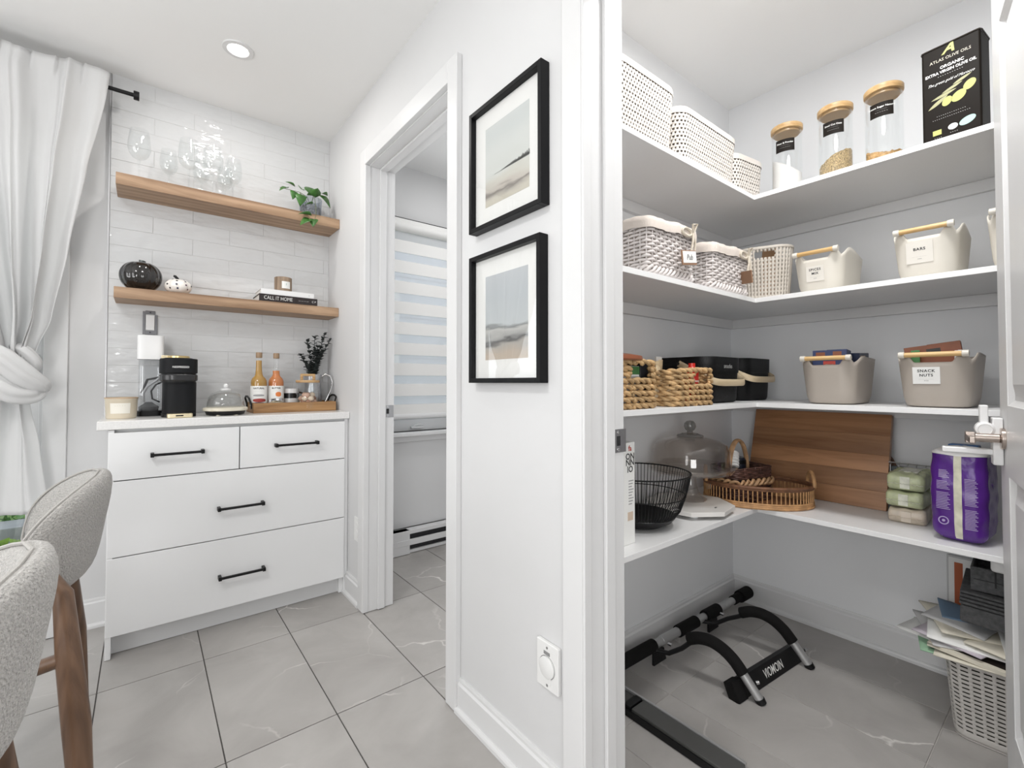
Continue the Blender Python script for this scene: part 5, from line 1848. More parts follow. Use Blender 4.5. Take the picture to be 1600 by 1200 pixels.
def bin_(lab, x0, yc, wy, dx, z, h, m, words, group, card=None, shoulder=0.012, rz=0.0, bot=0.84, words_col=None):
    """short side (front, toward -x) carries the dowel; origin at the middle of the base"""
    t = thing('storage_bin', lab, 'storage bin', (x0 + dx / 2, yc, z), rz, group)
    P = Perim(wy, dx, 0.052)          # local: u = 0 middle of the -y side; turned so that side faces -x
    N = 200
    def H(u):
        uu = abs(u if u < 0.5 else u - 1)             # arc fraction from the middle of the front
        s_ = uu * P.total
        a = wy * 0.245                                  # half slot
        e = wy * 0.43                                   # handle post end
        nt = e + 0.012
        if s_ < a:
            return h - 0.027
        if s_ < a + 0.012:
            return h - 0.027 + 0.021 * (s_ - a) / 0.012
        if s_ < e:
            return h - 0.006
        if s_ < nt:
            return h - 0.006 - 0.015 * (s_ - e) / 0.012
        q_ = min(1, (s_ - nt) / 0.072)
        back = max(0.0, min(1, (s_ - nt - 0.066) / 0.20))
        return (h - 0.021) + (shoulder + 0.021) * sin(q_ * pi / 2) ** 1.2 - (0.024 if shoulder > 0.008 else 0.006) * back * back * (3 - 2 * back)
    def fn(u, v):
        x, y, nx, ny = P.at(u)
        zz = [0.0, 0.0, 0.004, 0.014, 0.032][min(4, round(v * 12))] if round(v * 12) < 5 else None
        j = round(v * 12)
        if j == 0:
            k, zz = bot * 0.5, 0.0015
        elif j == 1:
            k, zz = bot * 0.90, 0.0015
        elif j == 2:
            k, zz = bot * 0.955, 0.004
        elif j == 3:
            k, zz = bot * 0.99, 0.013
        else:
            f = (j - 4) / 8
            zz = 0.03 + (H(u) - 0.03) * f
            k = bot + (1 - bot) * (0.06 + 0.94 * zz / h)
        # rotate local frame: -y side -> -x
        return (y * k, -x * k, zz)
    q = MB().grid(fn, N, 12, cu=True)
    q.add([(*fn(k / N, 0)[:2], 0.0015) for k in range(N)], [tuple(range(N))])
    q.build('bin_body', m, t, ang=45, solid=0.0035, off=-1)
    hx = -dx / 2 - 0.001
    e = wy * 0.43
    for sg in (-1, 1) if True else ():
        MB().cyl((hx, sg * (e - 0.014), h - 0.003), (hx, sg * (e + 0.002), h - 0.003), 0.0098, n=16).build('handle_cap', CRBIN, t, bevel=0.002)
    MB().cyl((hx, -(e - 0.010), h - 0.003), (hx, e - 0.010, h - 0.003), 0.0078, n=16).build('dowel_handle', DOWEL, t)
    if words:
        cy_, cz_, cw_, ch_ = card
        fx = lambda zz: -(dx / 2) * (bot + (1 - bot) * (0.06 + 0.94 * zz / h)) - 0.0012
        zc_ = cz_
        x_a, x_b = fx(zc_ - ch_ / 2), fx(zc_ + ch_ / 2)
        ey = Vector((x_b - x_a, 0, ch_)).normalized()
        M_ = basis((fx(zc_) - 0.0004, cy_, zc_), (0, -1, 0), ey)
        lb = MB().box(-cw_ / 2, cw_ / 2, -ch_ / 2, ch_ / 2, -0.0006, 0.0004, M_).build('label_card', words_col or PAPERW, t)
        for k, s_ in enumerate(words):
            lettering(s_, 0.0115, INK, lb, M_ @ Matrix.Translation((0, ch_ * 0.14 - 0.0135 * (k - (len(words) - 1) / 2), 0.0007)), bold=0.0003, spacing=1.15)
        lettering('____________', 0.006, INKG, lb, M_ @ Matrix.Translation((0, -ch_ * 0.17, 0.0007)))
        lettering('mix', 0.007, INKG, lb, M_ @ Matrix.Translation((0, -ch_ * 0.30, 0.0007)))
    return t


CLB = mat('cream_label', (0.74, 0.71, 0.65), 0.5)
bin_('cream bin with wooden handle and a small printed label, left of the BARS bin', 1.862, 0.610, 0.162, 0.280, T2, 0.142, CRBIN, ['SPICES', 'MIX'], 'cream bins on the second shelf', (0.004, 0.064, 0.056, 0.054), words_col=CLB)
bin_('cream bin with wooden handle labelled BARS, nearest the open door on its shelf', 1.862, 0.318, 0.162, 0.280, T2, 0.150, CRBIN, ['BARS'], 'cream bins on the second shelf', (0.010, 0.078, 0.064, 0.066), words_col=CLB)
bin_('taupe bin with wooden handle and no label, full of blue boxes', 1.866, 0.585, 0.176, 0.280, T3, 0.165, TAUPE, None, 'taupe bins on the third shelf', shoulder=0.002)
bin_('taupe bin with wooden handle and a white NUTS label, nearest the open door', 1.866, 0.302, 0.184, 0.280, T3, 0.165, TAUPE, ['SNACK', 'NUTS'], 'taupe bins on the third shelf', (0.016, 0.098, 0.064, 0.052), shoulder=0.002)
bin_('cream bin of which only one corner shows behind the door edge on the second shelf', 1.862, 0.104, 0.162, 0.280, T2, 0.158, CRBIN, None, 'cream bins on the second shelf')

# things in those bins
NAVY = mat('navy_carton', (0.02, 0.035, 0.11), 0.45, var=0.2, vscale=20)
REDP = mat('red_print', (0.45, 0.05, 0.03), 0.5)
PINKP = mat('cream_print', (0.62, 0.50, 0.40), 0.6)
RUST = mat('rust_carton', (0.22, 0.065, 0.025), 0.5, var=0.15, vscale=14)
DKGR = mat('green_wrap', (0.06, 0.20, 0.06), 0.5)
carton('snack_box', 'blue snack box with red pictures in front in the unlabelled taupe bin', (1.950, 0.592, T3 + 0.012), (0, radians(3), radians(4)), (0.06, 0.105, 0.180), NAVY, print_=[(RUST, -0.7, -0.2, 0.80, 0.97, 'f'), (RUST, 0.25, 0.8, 0.80, 0.96, 'f'), (REDP, -0.35, 0.35, 0.60, 0.78, 'f'), (PINKP, -0.25, 0.25, 0.64, 0.72, 'f')])
carton('snack_box', 'dark blue snack box at the back of the unlabelled taupe bin', (2.060, 0.578, T3 + 0.012), (radians(1), radians(-2), radians(-3)), (0.09, 0.115, 0.172), mat('dark_blue_carton', (0.02, 0.03, 0.07), 0.4), print_=[(PINKP, -0.8, 0.2, 0.85, 0.95, 's')])
carton('snack_box', 'rust brown carton with a slanting top in the NUTS bin', (1.965, 0.296, T3 + 0.01), (radians(-7), 0, radians(4)), (0.035, 0.135, 0.188), RUST, print_=[(mat('black_print', (0.02, 0.015, 0.012), 0.5), -0.3, 0.2, 0.84, 0.93, 'f')])
carton('snack_wrapper', 'green wrapped snack at the left of the NUTS bin', (1.925, 0.352, T3 + 0.012), (0, 0, radians(10)), (0.03, 0.022, 0.166), DKGR, 'snack')
carton('snack_wrapper', 'white paper bag peeping over the notch of the NUTS bin', (1.955, 0.256, T3 + 0.012), (radians(0), 0, radians(10)), (0.028, 0.018, 0.163), PAPERW, 'snack')
carton('snack_box', 'dark red carton showing behind the rim of the left cream bin', (2.06, 0.566, T2 + 0.006), (radians(-4), 0, 0), (0.05, 0.035, 0.152), mat('dark_red_carton', (0.20, 0.045, 0.03), 0.5))
carton('snack_wrapper', 'black and silver wrapper seen through the slot of the left cream bin', (1.935, 0.612, T2 + 0.012), (0, radians(20), radians(8)), (0.04, 0.085, 0.108), mat('silver_wrap', (0.35, 0.36, 0.34), 0.3, metal=0.4, var=0.6, vscale=30), 'snack')

# ---- third shelf: water hyacinth rope baskets
HYA = mat('water_hyacinth', (0.52, 0.34, 0.165), 0.75, var=0.38, vscale=34, bump=0.35, bscale=180)


def rope_basket(x0, x1, y0, d, h, lab, handle_u, rows=8, seed=0):
    t = thing('rope_basket', lab, 'basket', ((x0 + x1) / 2, y0 + d / 2, T3), 0, 'water hyacinth baskets on the third shelf')
    P = Perim(x1 - x0 - 0.016, d - 0.016, 0.035)
    rh = h / rows
    q = MB()
    n = int(P.total / 0.0065)
    rd_ = random.Random(seed)
    hw_ = 0.042 / P.total
    for j in range(rows):
        z = rh * (j + 0.5)
        top = j >= rows - 2
        tw = P.total / (0.058 + 0.012 * rd_.random())
        ph0 = rd_.uniform(0, 6.28)
        dirn = 1
        for s_ in range(2):
            pts = []
            segs = []
            for k in range(n + 1):
                u = k / n
                uu = (u - handle_u + 0.5) % 1.0 - 0.5
                if j in (rows - 2, rows - 3) and abs(uu) < hw_:
                    if len(pts) > 2:
                        segs.append(pts)
                    pts = []
                    continue
                x, y, nx, ny = P.at(u)
                ph = dirn * 2 * pi * u * tw + s_ * pi + ph0
                a, b = rh * 0.27 * cos(ph), rh * 0.30 * sin(ph)
                sag = 0.005 * sin(6.28 * u * 2 + 1) * (j / rows)
                pts.append((x + nx * b, y + ny * b, z + a + sag))
            if len(pts) > 2:
                segs.append(pts)
            for sg in segs:
                q.tube(sg, [rh * 0.33 * (1 + 0.16 * sin(i * 0.9 + j)) for i in range(len(sg))], 6)
    q.build('twisted_rope_wall', HYA, t, ang=0)
    floor_plate(P, 0.97, 0.0, HYA, t)
    return t


rope_basket(0.955, 1.226, 0.815, 0.26, 0.140, 'braided rope basket half hidden by the door jamb on the third shelf', 0.04, rows=8, seed=1)
rope_basket(1.292, 1.552, 0.812, 0.26, 0.122, 'braided rope basket with a red bottle in its hand hole on the third shelf', 0.045, rows=7, seed=2)
rbot = thing('sauce_bottle', 'red bottle lying behind the hand hole of the rope basket', 'bottle', (1.458, 0.852, T3 + 0.012))
MB().lathe([(0, 0), (0.021, 0), (0.023, 0.004), (0.023, 0.050), (0.020, 0.062), (0.022, 0.068), (0.022, 0.100), (0.016, 0.112), (0.011, 0.118), (0.011, 0.13), (0, 0.13)], 28).build('bottle', mat('glossy_red', (0.62, 0.025, 0.015), 0.25), rbot)
for k, z in enumerate((0.066, 0.1)):
    MB().lathe([(0.0225, z), (0.0232, z + 0.003), (0.0225, z + 0.006)], 24).build('band', mat('pale_band', (0.75, 0.5, 0.45), 0.4), rbot)
# contents of the first rope basket
lidp = thing('round_lid', 'reddish brown round lid on top of the rope basket by the door jamb', 'platter', (1.07, 0.93, T3 + 0.140))  # a lid with its knob, lying on the basket
MB().lathe([(0, 0), (0.125, 0.0), (0.13, 0.004), (0.128, 0.014), (0.10, 0.020), (0, 0.022)], 40).build('disc', mat('rust_plastic', (0.25, 0.075, 0.03), 0.35), lidp)
MB().lathe([(0, 0.021), (0.02, 0.022), (0.02, 0.03), (0, 0.032)], 20).build('knob', mat('rust_plastic', (0.25, 0.075, 0.03), 0.35), lidp)
carton('tea_box', 'green and white box inside the rope basket by the door jamb', (1.09, 0.865, T3 + 0.006), (0, 0, radians(5)), (0.13, 0.05, 0.118), PAPERW, print_=[(DKGR, -1, 1, 0.8, 1.0, 's'), (INKG, 0.3, 1, 0.3, 0.75, 's')])
carton('tea_box', 'dark box inside the rope basket by the door jamb, next to the green one', (1.185, 0.885, T3 + 0.006), (0, 0, radians(-6)), (0.035, 0.08, 0.135), mat('black_carton', (0.015, 0.015, 0.018), 0.4))
bg_ = thing('clear_bag', 'clear bag of pale crackers sticking out of the second rope basket', 'food bag', (1.335, 0.900, T3 + 0.02))
MB().grid(lambda u, v: ((0.055 * (1 - 0.75 * v) * cos(2 * pi * u)), 0.03 * (1 - 0.85 * v) * sin(2 * pi * u) + 0.01 * sin(5 * u + 4 * v), 0.132 * v), 24, 8, cu=True).build('bag', mat('cracker_bag', (0.55, 0.44, 0.28), 0.35, var=0.35, vscale=30), bg_, ang=0)
MB().box(-0.016, 0.016, -0.003, 0.003, 0.128, 0.142).build('bag_clip', mat('clear_clip', (0.5, 0.48, 0.45), 0.2), bg_)
jr_ = thing('spread_jar', 'dark jar standing between the rope baskets', 'jar', (1.262, 1.02, T3))
MB().lathe([(0, 0), (0.03, 0), (0.032, 0.004), (0.032, 0.12), (0, 0.12)], 24).build('jar', BLKPL, jr_)
MB().lathe([(0.033, 0.12), (0.033, 0.148), (0.03, 0.15), (0, 0.15)], 24).build('lid', mat('dark_blue_lid', (0.02, 0.03, 0.06), 0.3), jr_)

# black bins with bent wooden handles folded down
BB = mat('black_weave_plastic', (0.005, 0.005, 0.0055), 0.45, spec=0.18, bump=0.25, bscale=260)


def black_bin(x0, y0, w_, d_, h_, lab, words, lift):
    t = thing('black_bin', lab, 'storage bin', (x0 + w_ / 2, y0 + d_ / 2, T3), 0, 'black bins with wooden handles')
    P = Perim(w_, d_, 0.05)
    def fn(u, v):
        x, y, nx, ny = P.at(u)
        j = round(v * 8)
        k, z = ((0.5, 0.001), (0.86, 0.001), (0.905, 0.004), (0.93, 0.014), (0.95, 0.06), (0.965, h_ * 0.66), (0.985, h_ * 0.665), (0.99, h_ * 0.70), (1.0, h_))[j]
        return (x * k, y * k, z)
    q = MB().grid(fn, 72, 8, cu=True)
    q.add([fn(k / 72, 0) for k in range(72)], [tuple(range(72))])
    q.build('bin_body', BB, t, ang=40, solid=0.003)
    # strap: pivots on the two ends, hangs down in front
    hw, zr = w_ / 2 + 0.004, h_ * 0.86
    pts = []
    for k in range(25):
        a = pi * k / 24
        c, s_ = -cos(a), sin(a)
        ee = (abs(c) ** 0.35) * (1 if c > 0 else -1)
        f = s_ ** 0.55
        pts.append((ee * (hw + 0.012 * s_), -(d_ / 2 + 0.020) * f, zr - (zr - h_ * lift) * f))
    MB().tube(pts, 0.0125, 8, flat=(1.0, 0.22), upv=(0, 0, 1)).build('wooden_handle', BENT, t, ang=50)
    for sg in (-1, 1):
        MB().cyl((sg * (hw - 0.006), 0, zr), (sg * (hw + 0.006), 0, zr), 0.006, n=12).build('pivot', BLACK, t)
    if words:
        lettering(words, 0.024, INKW, t, basis((0.0, -d_ / 2 * 0.998 - 0.003, h_ * 0.80), (1, 0, 0), (0, 0, 1)), shear=0.15, bold=-0.0004)
    return t


black_bin(1.585, 0.858, 0.262, 0.24, 0.172, 'black bin with bent wooden handle and white script, behind the second rope basket', 'snacks', 0.44)
black_bin(1.925, 0.885, 0.262, 0.22, 0.178, 'plain black bin with bent wooden handle in the corner of the third shelf', None, 0.50)

# ---- lowest shelf
# tall printed box by the jamb
tb = thing('white_box', 'tall narrow white printed box standing by the door jamb on the lowest shelf', 'box', (1.0665, 0.960, T4))
bx('carton', PAPERW, tb, -0.085, 0.085, -0.10, 0.10, 0, 0.300, 0.0015)
for s_, z, sz, mm in (('fa', 0.282, 0.022, REDP), ('ON', 0.258, 0.026, INK), ('NN', 0.240, 0.026, INK), ('IO', 0.220, 0.026, INK)):
    lettering(s_, sz, mm, tb, basis((0.062, -0.1004, z), (1, 0, 0), (0, 0, 1)), bold=0.0006)
for k in range(9):
    bx('printed_line', INKG, tb, 0.055, 0.078 - 0.004 * (k % 3), -0.1005, -0.0998, 0.185 - 0.0085 * k, 0.188 - 0.0085 * k)
bx('printed_panel', PINKP, tb, 0.05, 0.075, -0.1006, -0.0998, 0.07, 0.095)

# black wire bowl
wbw = thing('wire_bowl', 'black wire bowl on the lowest pantry shelf', 'bowl', (1.320, 0.966, T4))
RB, HB_ = 0.164, 0.176
pf = [(0.070, 0.004), (0.100, 0.018), (0.130, 0.055), (0.148, 0.105), (RB, HB_)]
def prof_at(t_):
    f = t_ * (len(pf) - 1)
    i = min(int(f), len(pf) - 2)
    a, b = pf[i], pf[i + 1]
    f -= i
    return (a[0] + (b[0] - a[0]) * f, a[1] + (b[1] - a[1]) * f)
wires = MB().tube([(prof_at(k / 10)[0], 0, prof_at(k / 10)[1]) for k in range(11)], 0.0012, 5)
wme = wires.build('wire', BLACK, wbw)
for k in range(1, 84):
    o = link('wire', wme.data, wbw)
    o.rotation_euler = (0, 0, 2 * pi * k / 84)
for t_ in (1.0, 0.74, 0.30):
    r, z = prof_at(t_)
    MB().tube([(r * cos(a), r * sin(a), z) for a in [2 * pi * k / 64 for k in range(64)]], 0.0024 if t_ == 1 else 0.0016, 8, closed=True).build('hoop', BLACK, wbw)
MB().lathe([(0, 0.0), (0.07, 0.0), (0.104, 0.018), (0.116, 0.034), (0.114, 0.036), (0.068, 0.004), (0, 0.004)], 48).build('solid_base', BLACK, wbw)

# octagonal marble board with the glass cake stand
MARB = mat('white_marble', (0.76, 0.74, 0.71), 0.25, var=0.06, vscale=6)
mbo = thing('marble_board', 'white octagonal marble board on little feet under the glass cake stand', 'serving board', (1.612, 0.955, T4), radians(10))
R8 = 0.156
MB().prism([(R8 * cos(pi / 8 + k * pi / 4), R8 * sin(pi / 8 + k * pi / 4)) for k in range(8)], 0.012, 0.028).build('slab', MARB, mbo, bevel=0.002)
for k in range(4):
    a = pi / 4 + k * pi / 2 - 0.3
    MB().cyl((0.108 * cos(a), 0.108 * sin(a), 0), (0.108 * cos(a), 0.108 * sin(a), 0.0125), 0.014, n=16).build('foot', SHELFW, mbo)
lettering('mu', 0.012, INK, mbo, basis((-0.02, -0.100, 0.0284), (1, 0, 0), (0, 1, 0)), bold=0.0004)
cs = thing('cake_stand', 'smoky glass pedestal cake stand with domed lid and ball knob', 'cake stand', (1.652, 0.975, T4 + 0.0285))
q = MB().lathe([(0.0, 0.0), (0.058, 0.0), (0.060, 0.004), (0.045, 0.012), (0.030, 0.030), (0.022, 0.060), (0.020, 0.078), (0.028, 0.088), (0.075, 0.094), (0.150, 0.110), (0.166, 0.130), (0.163, 0.131), (0.148, 0.115), (0.07, 0.100), (0, 0.098)], 56).build('pedestal', SMOKE, cs)
MB().lathe([(0.142, 0.114), (0.143, 0.128), (0.140, 0.190), (0.130, 0.212), (0.105, 0.228), (0.070, 0.236), (0.050, 0.240), (0.048, 0.244), (0.030, 0.250), (0.016, 0.256), (0, 0.257)], 56).build('dome', SMOKE, cs, solid=0.0028)
MB().lathe([(0.046, 0.240), (0.050, 0.243), (0.046, 0.247), (0.030, 0.252)], 40).build('dome_ring', mat('grey_glass_solid', (0.20, 0.19, 0.18), 0.1, spec=0.8), cs)
KN = glass('knob_glass', (0.62, 0.62, 0.61), 1.5, 2.0)
MB().lathe([(0.012, 0.256), (0.010, 0.262), (0.018, 0.268), (0.0225, 0.279), (0.021, 0.291), (0.013, 0.300), (0, 0.303)], 32).build('knob', KN, cs)

# oval rattan tray with rods, and the small willow basket standing in it
RAT = mat('rattan', (0.47, 0.26, 0.115), 0.55, var=0.35, vscale=30)
RATD = mat('dark_rattan', (0.17, 0.075, 0.035), 0.5, var=0.3, vscale=40)
rt_ = thing('rattan_tray', 'oval rattan tray basket with looped handles on the lowest shelf', 'basket', (1.925, 0.848, T4), radians(-58))
RX, RY, RH_ = 0.195, 0.132, 0.080
ell = lambda a, k=1.0: (RX * k * cos(a), RY * k * sin(a))
rod0 = None
NR = 76
for k in range(NR):
    a = 2 * pi * k / NR
    if rod0 is None:
        rod0 = MB().tube([(0, 0, 0.004), (0, 0, RH_)], 0.0024, 6).build('rod', RAT, rt_)
        o = rod0
    else:
        o = link('rod', rod0.data, rt_)
    o.location = (*ell(a), 0)
for z, r, m_ in ((0.006, 0.006, RAT), (0.013, 0.0045, RAT), (0.020, 0.004, RAT), (RH_ - 0.008, 0.004, RATD), (RH_, 0.0065, RATD)):
    MB().tube([(*ell(a), z) for a in [2 * pi * k / 60 for k in range(60)]], r, 7, closed=True).build('hoop', m_, rt_)
MB().prism([ell(2 * pi * k / 48, 0.99) for k in range(48)], 0.001, 0.005).build('base', RATD, rt_)
for sg in (-1, 1):
    MB().tube([(sg * RX * 0.97, 0.050 * cos(a), RH_ + 0.052 * sin(a)) for a in [pi * k / 16 for k in range(17)]], 0.0065, 8).build('handle', RAT, rt_)
sb = thing('willow_basket', 'small dark willow basket with a pale braid and arched handle inside the rattan tray', 'basket', (1.912, 0.905, T4 + 0.0055), radians(-14))
P = Perim(0.205, 0.135, 0.014)
WIL = mat('dark_willow', (0.085, 0.040, 0.030), 0.5, var=0.5, vscale=30)
BRA = mat('pale_braid', (0.42, 0.25, 0.13), 0.6, var=0.3, vscale=40)
weave(P, 0.002, 0.062, 1.0, 7, 0.03, 0.0025, 0.0040, sb, WIL, name='lower_weave')
weave(P, 0.092, 0.136, 1.0, 6, 0.03, 0.0025, 0.0038, sb, WIL, name='upper_weave')
q = MB()
for s_ in range(2):
    pts = [(P.at(k / 160)[0] + P.at(k / 160)[2] * (0.003 + 0.005 * cos(2 * pi * (k / 160 * 11) + s_ * pi)), P.at(k / 160)[1] + P.at(k / 160)[3] * (0.003 + 0.005 * cos(2 * pi * (k / 160 * 11) + s_ * pi)), 0.077 + 0.010 * sin(2 * pi * (k / 160 * 11) + s_ * pi)) for k in range(160)]
    q.tube(pts, 0.0075, 6, closed=True, flat=(1, 0.7))
q.build('braid_band', BRA, sb, ang=0)
floor_plate(P, 0.98, 0.0, WIL, sb)
MB().tube([(0.066 * cos(a) - 0.02, 0.012 * cos(a) - 0.005, 0.115 + 0.122 * sin(a)) for a in [pi * k / 24 for k in range(25)]], 0.0105, 10, flat=(1.0, 0.6)).build('handle', BRA, sb)
bw = thing('braided_napkin', 'black and white braided bundle in the small willow basket', 'napkin', (1.862, 0.915, T4 + 0.012))
for k in range(5):
    MB().tube([(0.020 * cos(a) * 1.0, 0.020 * sin(a), 0.132 + k * 0.0125 + 0.006 * sin(a * 2)) for a in [2 * pi * j / 20 for j in range(20)]], 0.0068, 7, closed=True).build('white_cord', PAPERW, bw)
MB().cyl((0, 0, 0), (0, 0, 0.188), 0.0175, n=16).build('black_core', BLKPL, bw)
db = thing('dark_bottle', 'dark round tin standing in the small willow basket', 'tin', (1.940, 0.930, T4 + 0.012))
MB().lathe([(0, 0), (0.03, 0), (0.032, 0.004), (0.032, 0.145), (0.026, 0.155), (0, 0.155)], 24).build('tin', mat('navy_tin', (0.012, 0.016, 0.03), 0.3), db)
MB().lathe([(0.0325, 0.13), (0.0325, 0.146), (0, 0.148)], 24).build('lid', BLKPL, db)

# large wooden board made of glued staves, leaning on the far wall
cbd = thing('cutting_board', 'large cherry wood cutting board leaning on the far pantry wall', 'cutting board', (2.155, 0.737, T4), 0)
BWD, BHT = 0.505, 0.366
cbd.rotation_euler = (0, math.atan2(0.105, BHT), 0)
heights = [0.068, 0.072, 0.066, 0.078, 0.082]
z = 0.0
for k, hh in enumerate(heights):
    s_ = MB().box(-0.004 + 0.0, 0.022, -BWD / 2, BWD / 2, z, z + hh - 0.0004).build('stave', BOARDW, cbd, bevel=0.0006)
    z += hh
rdb = thing('round_board', 'dark round wooden board leaning behind the cutting board', 'cutting board', (2.262, 0.592, T4 + 0.1225), 0)
rdb.rotation_euler = (0, radians(6), 0)
Mr = Matrix.Rotation(pi / 2, 4, 'Y')
MB().lathe([(0, -0.007), (0.118, -0.007), (0.122, 0.0), (0.118, 0.007), (0, 0.007)], 48, Mr @ Matrix.Scale(1.0, 4)).build('board', wood('dark_round_board', (0.10, 0.045, 0.018), (0.20, 0.10, 0.045), 0.45, 'Z', 1.0), rdb)
MB().tube([(-0.008 , 0.0, 0.09), (-0.011, 0.004, 0.10), (-0.008, 0.0, 0.11)], 0.002, 6).build('hanging_loop', BLACK, rdb)
wr_ = thing('wire_rack', 'grey wire rack standing between the wipe packs and the wall', 'rack', (2.20, 0.405, T4))
for k in range(7):
    y = -0.075 + k * 0.025
    MB().tube([(0, y, 0.002), (0, y, 0.170), (0.015, y, 0.178)], 0.0018, 6).build('wire', STEEL, wr_)
MB().tube([(0, -0.08, 0.178), (0, 0.08, 0.178)], 0.0026, 6).build('rail', STEEL, wr_)
MB().tube([(0, -0.08, 0.004), (0, 0.08, 0.004)], 0.0026, 6).build('rail', STEEL, wr_)
dk = carton('slate_tile', 'dark teal slate panel leaning beside the cutting board', (2.185, 0.470, T4), (0, radians(10), 0), (0.012, 0.075, 0.165), mat('dark_teal_slate', (0.03, 0.042, 0.045), 0.5), 'panel')


# packs of wipes
def wipes(z, lab, m1, m2, h_, rz, x, y):
    t = thing('wipes_pack', lab, 'wipes', (x, y, z), rz, 'stack of wipe packs')
    def fn(u, v):
        P_ = Perim(0.108, 0.20, 0.012)
        a, b, nx, ny = P_.at(u)
        j = round(v * 8)
        k, zz = ((0.80, 0.0), (0.93, 0.001), (0.985, h_ * 0.2), (1.0, h_ * 0.5), (0.99, h_ * 0.75), (0.93, h_ * 0.94), (0.75, h_ * 1.0), (0.4, h_ * 1.02), (0.0, h_ * 1.02))[j]
        wr2 = 0.0022 * sin(u * 60 + zz * 300) + 0.0015 * sin(u * 23 - zz * 500)
        return (-b * k + nx * 0, a * k, max(0, zz + (wr2 if 1 < j < 8 else 0)))
    def fn2(u, v):
        x_, y_, z_ = fn(u, v)
        return (y_ * (0.20 / 0.108) * 0.54, -x_ * 0.54, z_)
    q = MB()
    P_ = Perim(0.20, 0.102, 0.014)
    def f3(u, v):
        a, b, nx, ny = P_.at(u)
        j = round(v * 8)
        k, zz = ((0.80, 0.0), (0.93, 0.001), (0.985, h_ * 0.2), (1.0, h_ * 0.5), (0.99, h_ * 0.75), (0.93, h_ * 0.94), (0.75, h_ * 1.0), (0.4, h_ * 1.02), (0.0, h_ * 1.02))[j]
        w2 = 0.0020 * sin(u * 60 + zz * 300) + 0.0014 * sin(u * 23 - zz * 500)
        return (a * k, b * k, max(0.0, zz + (w2 if 1 < j < 8 else 0)))
    q.grid(f3, 96, 8, cu=True)
    q.build('pack', m1, t, ang=0)
    # crimped end fin facing the room and the printed band
    f_ = MB()
    f_.grid(lambda u, v: (-0.1002 - 0.006 * v, -0.047 + 0.094 * u, h_ * 0.42 + 0.0012 * sin(u * 50)), 24, 1)
    f_.build('end_fin', m2, t, ang=0, solid=0.001)
    bx('printed_band', m2, t, -0.1012, -0.098, -0.012, 0.014, h_ * 0.12, h_ * 0.84)
    bx('resealable_flap', m2, t, -0.05, 0.05, -0.026, 0.026, h_ * 1.0, h_ * 1.0 + 0.003, 0.001)
    return t


WGR = mat('pale_green_wrap', (0.48, 0.52, 0.32), 0.35, var=0.3, vscale=28)
WBE = mat('pale_beige_wrap', (0.60, 0.52, 0.42), 0.35, var=0.18, vscale=30)
WFL = mat('pale_white_wrap', (0.72, 0.73, 0.62), 0.35, var=0.15, vscale=40)
z = T4
for k, (m1, m2, hh, rz, lab) in enumerate(((WBE, mat('beige_fin', (0.68, 0.60, 0.50), 0.4), 0.048, 0.05, 'beige pack of wipes at the bottom of the stack'), (WGR, WFL, 0.052, -0.02, 'pale green pack of wipes in the middle of the stack'), (WGR, WFL, 0.055, 0.03, 'pale green pack of wipes on top of the stack'))):
    wipes(z, lab, m1, m2, hh, rz, 2.118, 0.405)
    z += hh * 1.02 + 0.0045

# purple diaper pack
dp = thing('diaper_pack', 'purple and white plastic diaper pack on the lowest shelf by the open door', 'diaper pack', (1.972, 0.252, T4), radians(-4))
PUR = mat('purple_film', (0.085, 0.018, 0.22), 0.22, var=0.12, vscale=10, bump=0.25, bscale=26)
DW, DD, DH = 0.128, 0.165, 0.268


def dia(u, v, inf=1.0):
    P_ = Perim(DD, DW, 0.030)
    a, b, nx, ny = P_.at(u)
    j = v * 14
    if v < 0.08:
        k = 0.55 + 0.40 * (v / 0.08) ** 0.5
    elif v > 0.90:
        k = 0.95 - 0.95 * ((v - 0.90) / 0.10) ** 1.6
    else:
        k = 0.95 + 0.06 * sin(pi * (v - 0.08) / 0.82)
    z_ = DH * min(1, v / 0.92) if v < 0.92 else DH * (1 + 0.045 * sin((v - 0.92) / 0.08 * pi / 2))
    w2 = 0.0007 * sin(u * 37.7 + v * 22) + 0.0008 * sin(u * 18.85 - v * 31)
    return ((a * k * inf + nx * w2), (b * k * inf + ny * w2), z_ + 0.0004)


q = MB().grid(dia, 120, 40, cu=True)
q.add([(*dia(k / 120, 0)[:2], 0.0004) for k in range(120)], [tuple(range(120))])
q.build('pack', PUR, dp, ang=0)
STRIP = mat('cream_strip', (0.62, 0.60, 0.48), 0.4, var=0.15, vscale=50)


def on_front(y0, y1, z0, z1, off, name, m_, ny_=8, nz_=16):
    """patch lying on the -x face of the pack"""
    P_ = Perim(DD, DW, 0.030)
    def fn(s_, t_):
        y = y0 + (y1 - y0) * s_
        z_ = z0 + (z1 - z0) * t_
        v = 0.92 * z_ / DH
        # u of the -x side: the middle of that side is at 3/4 of the perimeter
        u = 0.75 + y / P_.total * -1
        x_, y_, zz = dia(u, v, 1.0)
        return (x_ - off, y_, zz)
    return MB().grid(fn, ny_, nz_).build(name, m_, dp, ang=0)


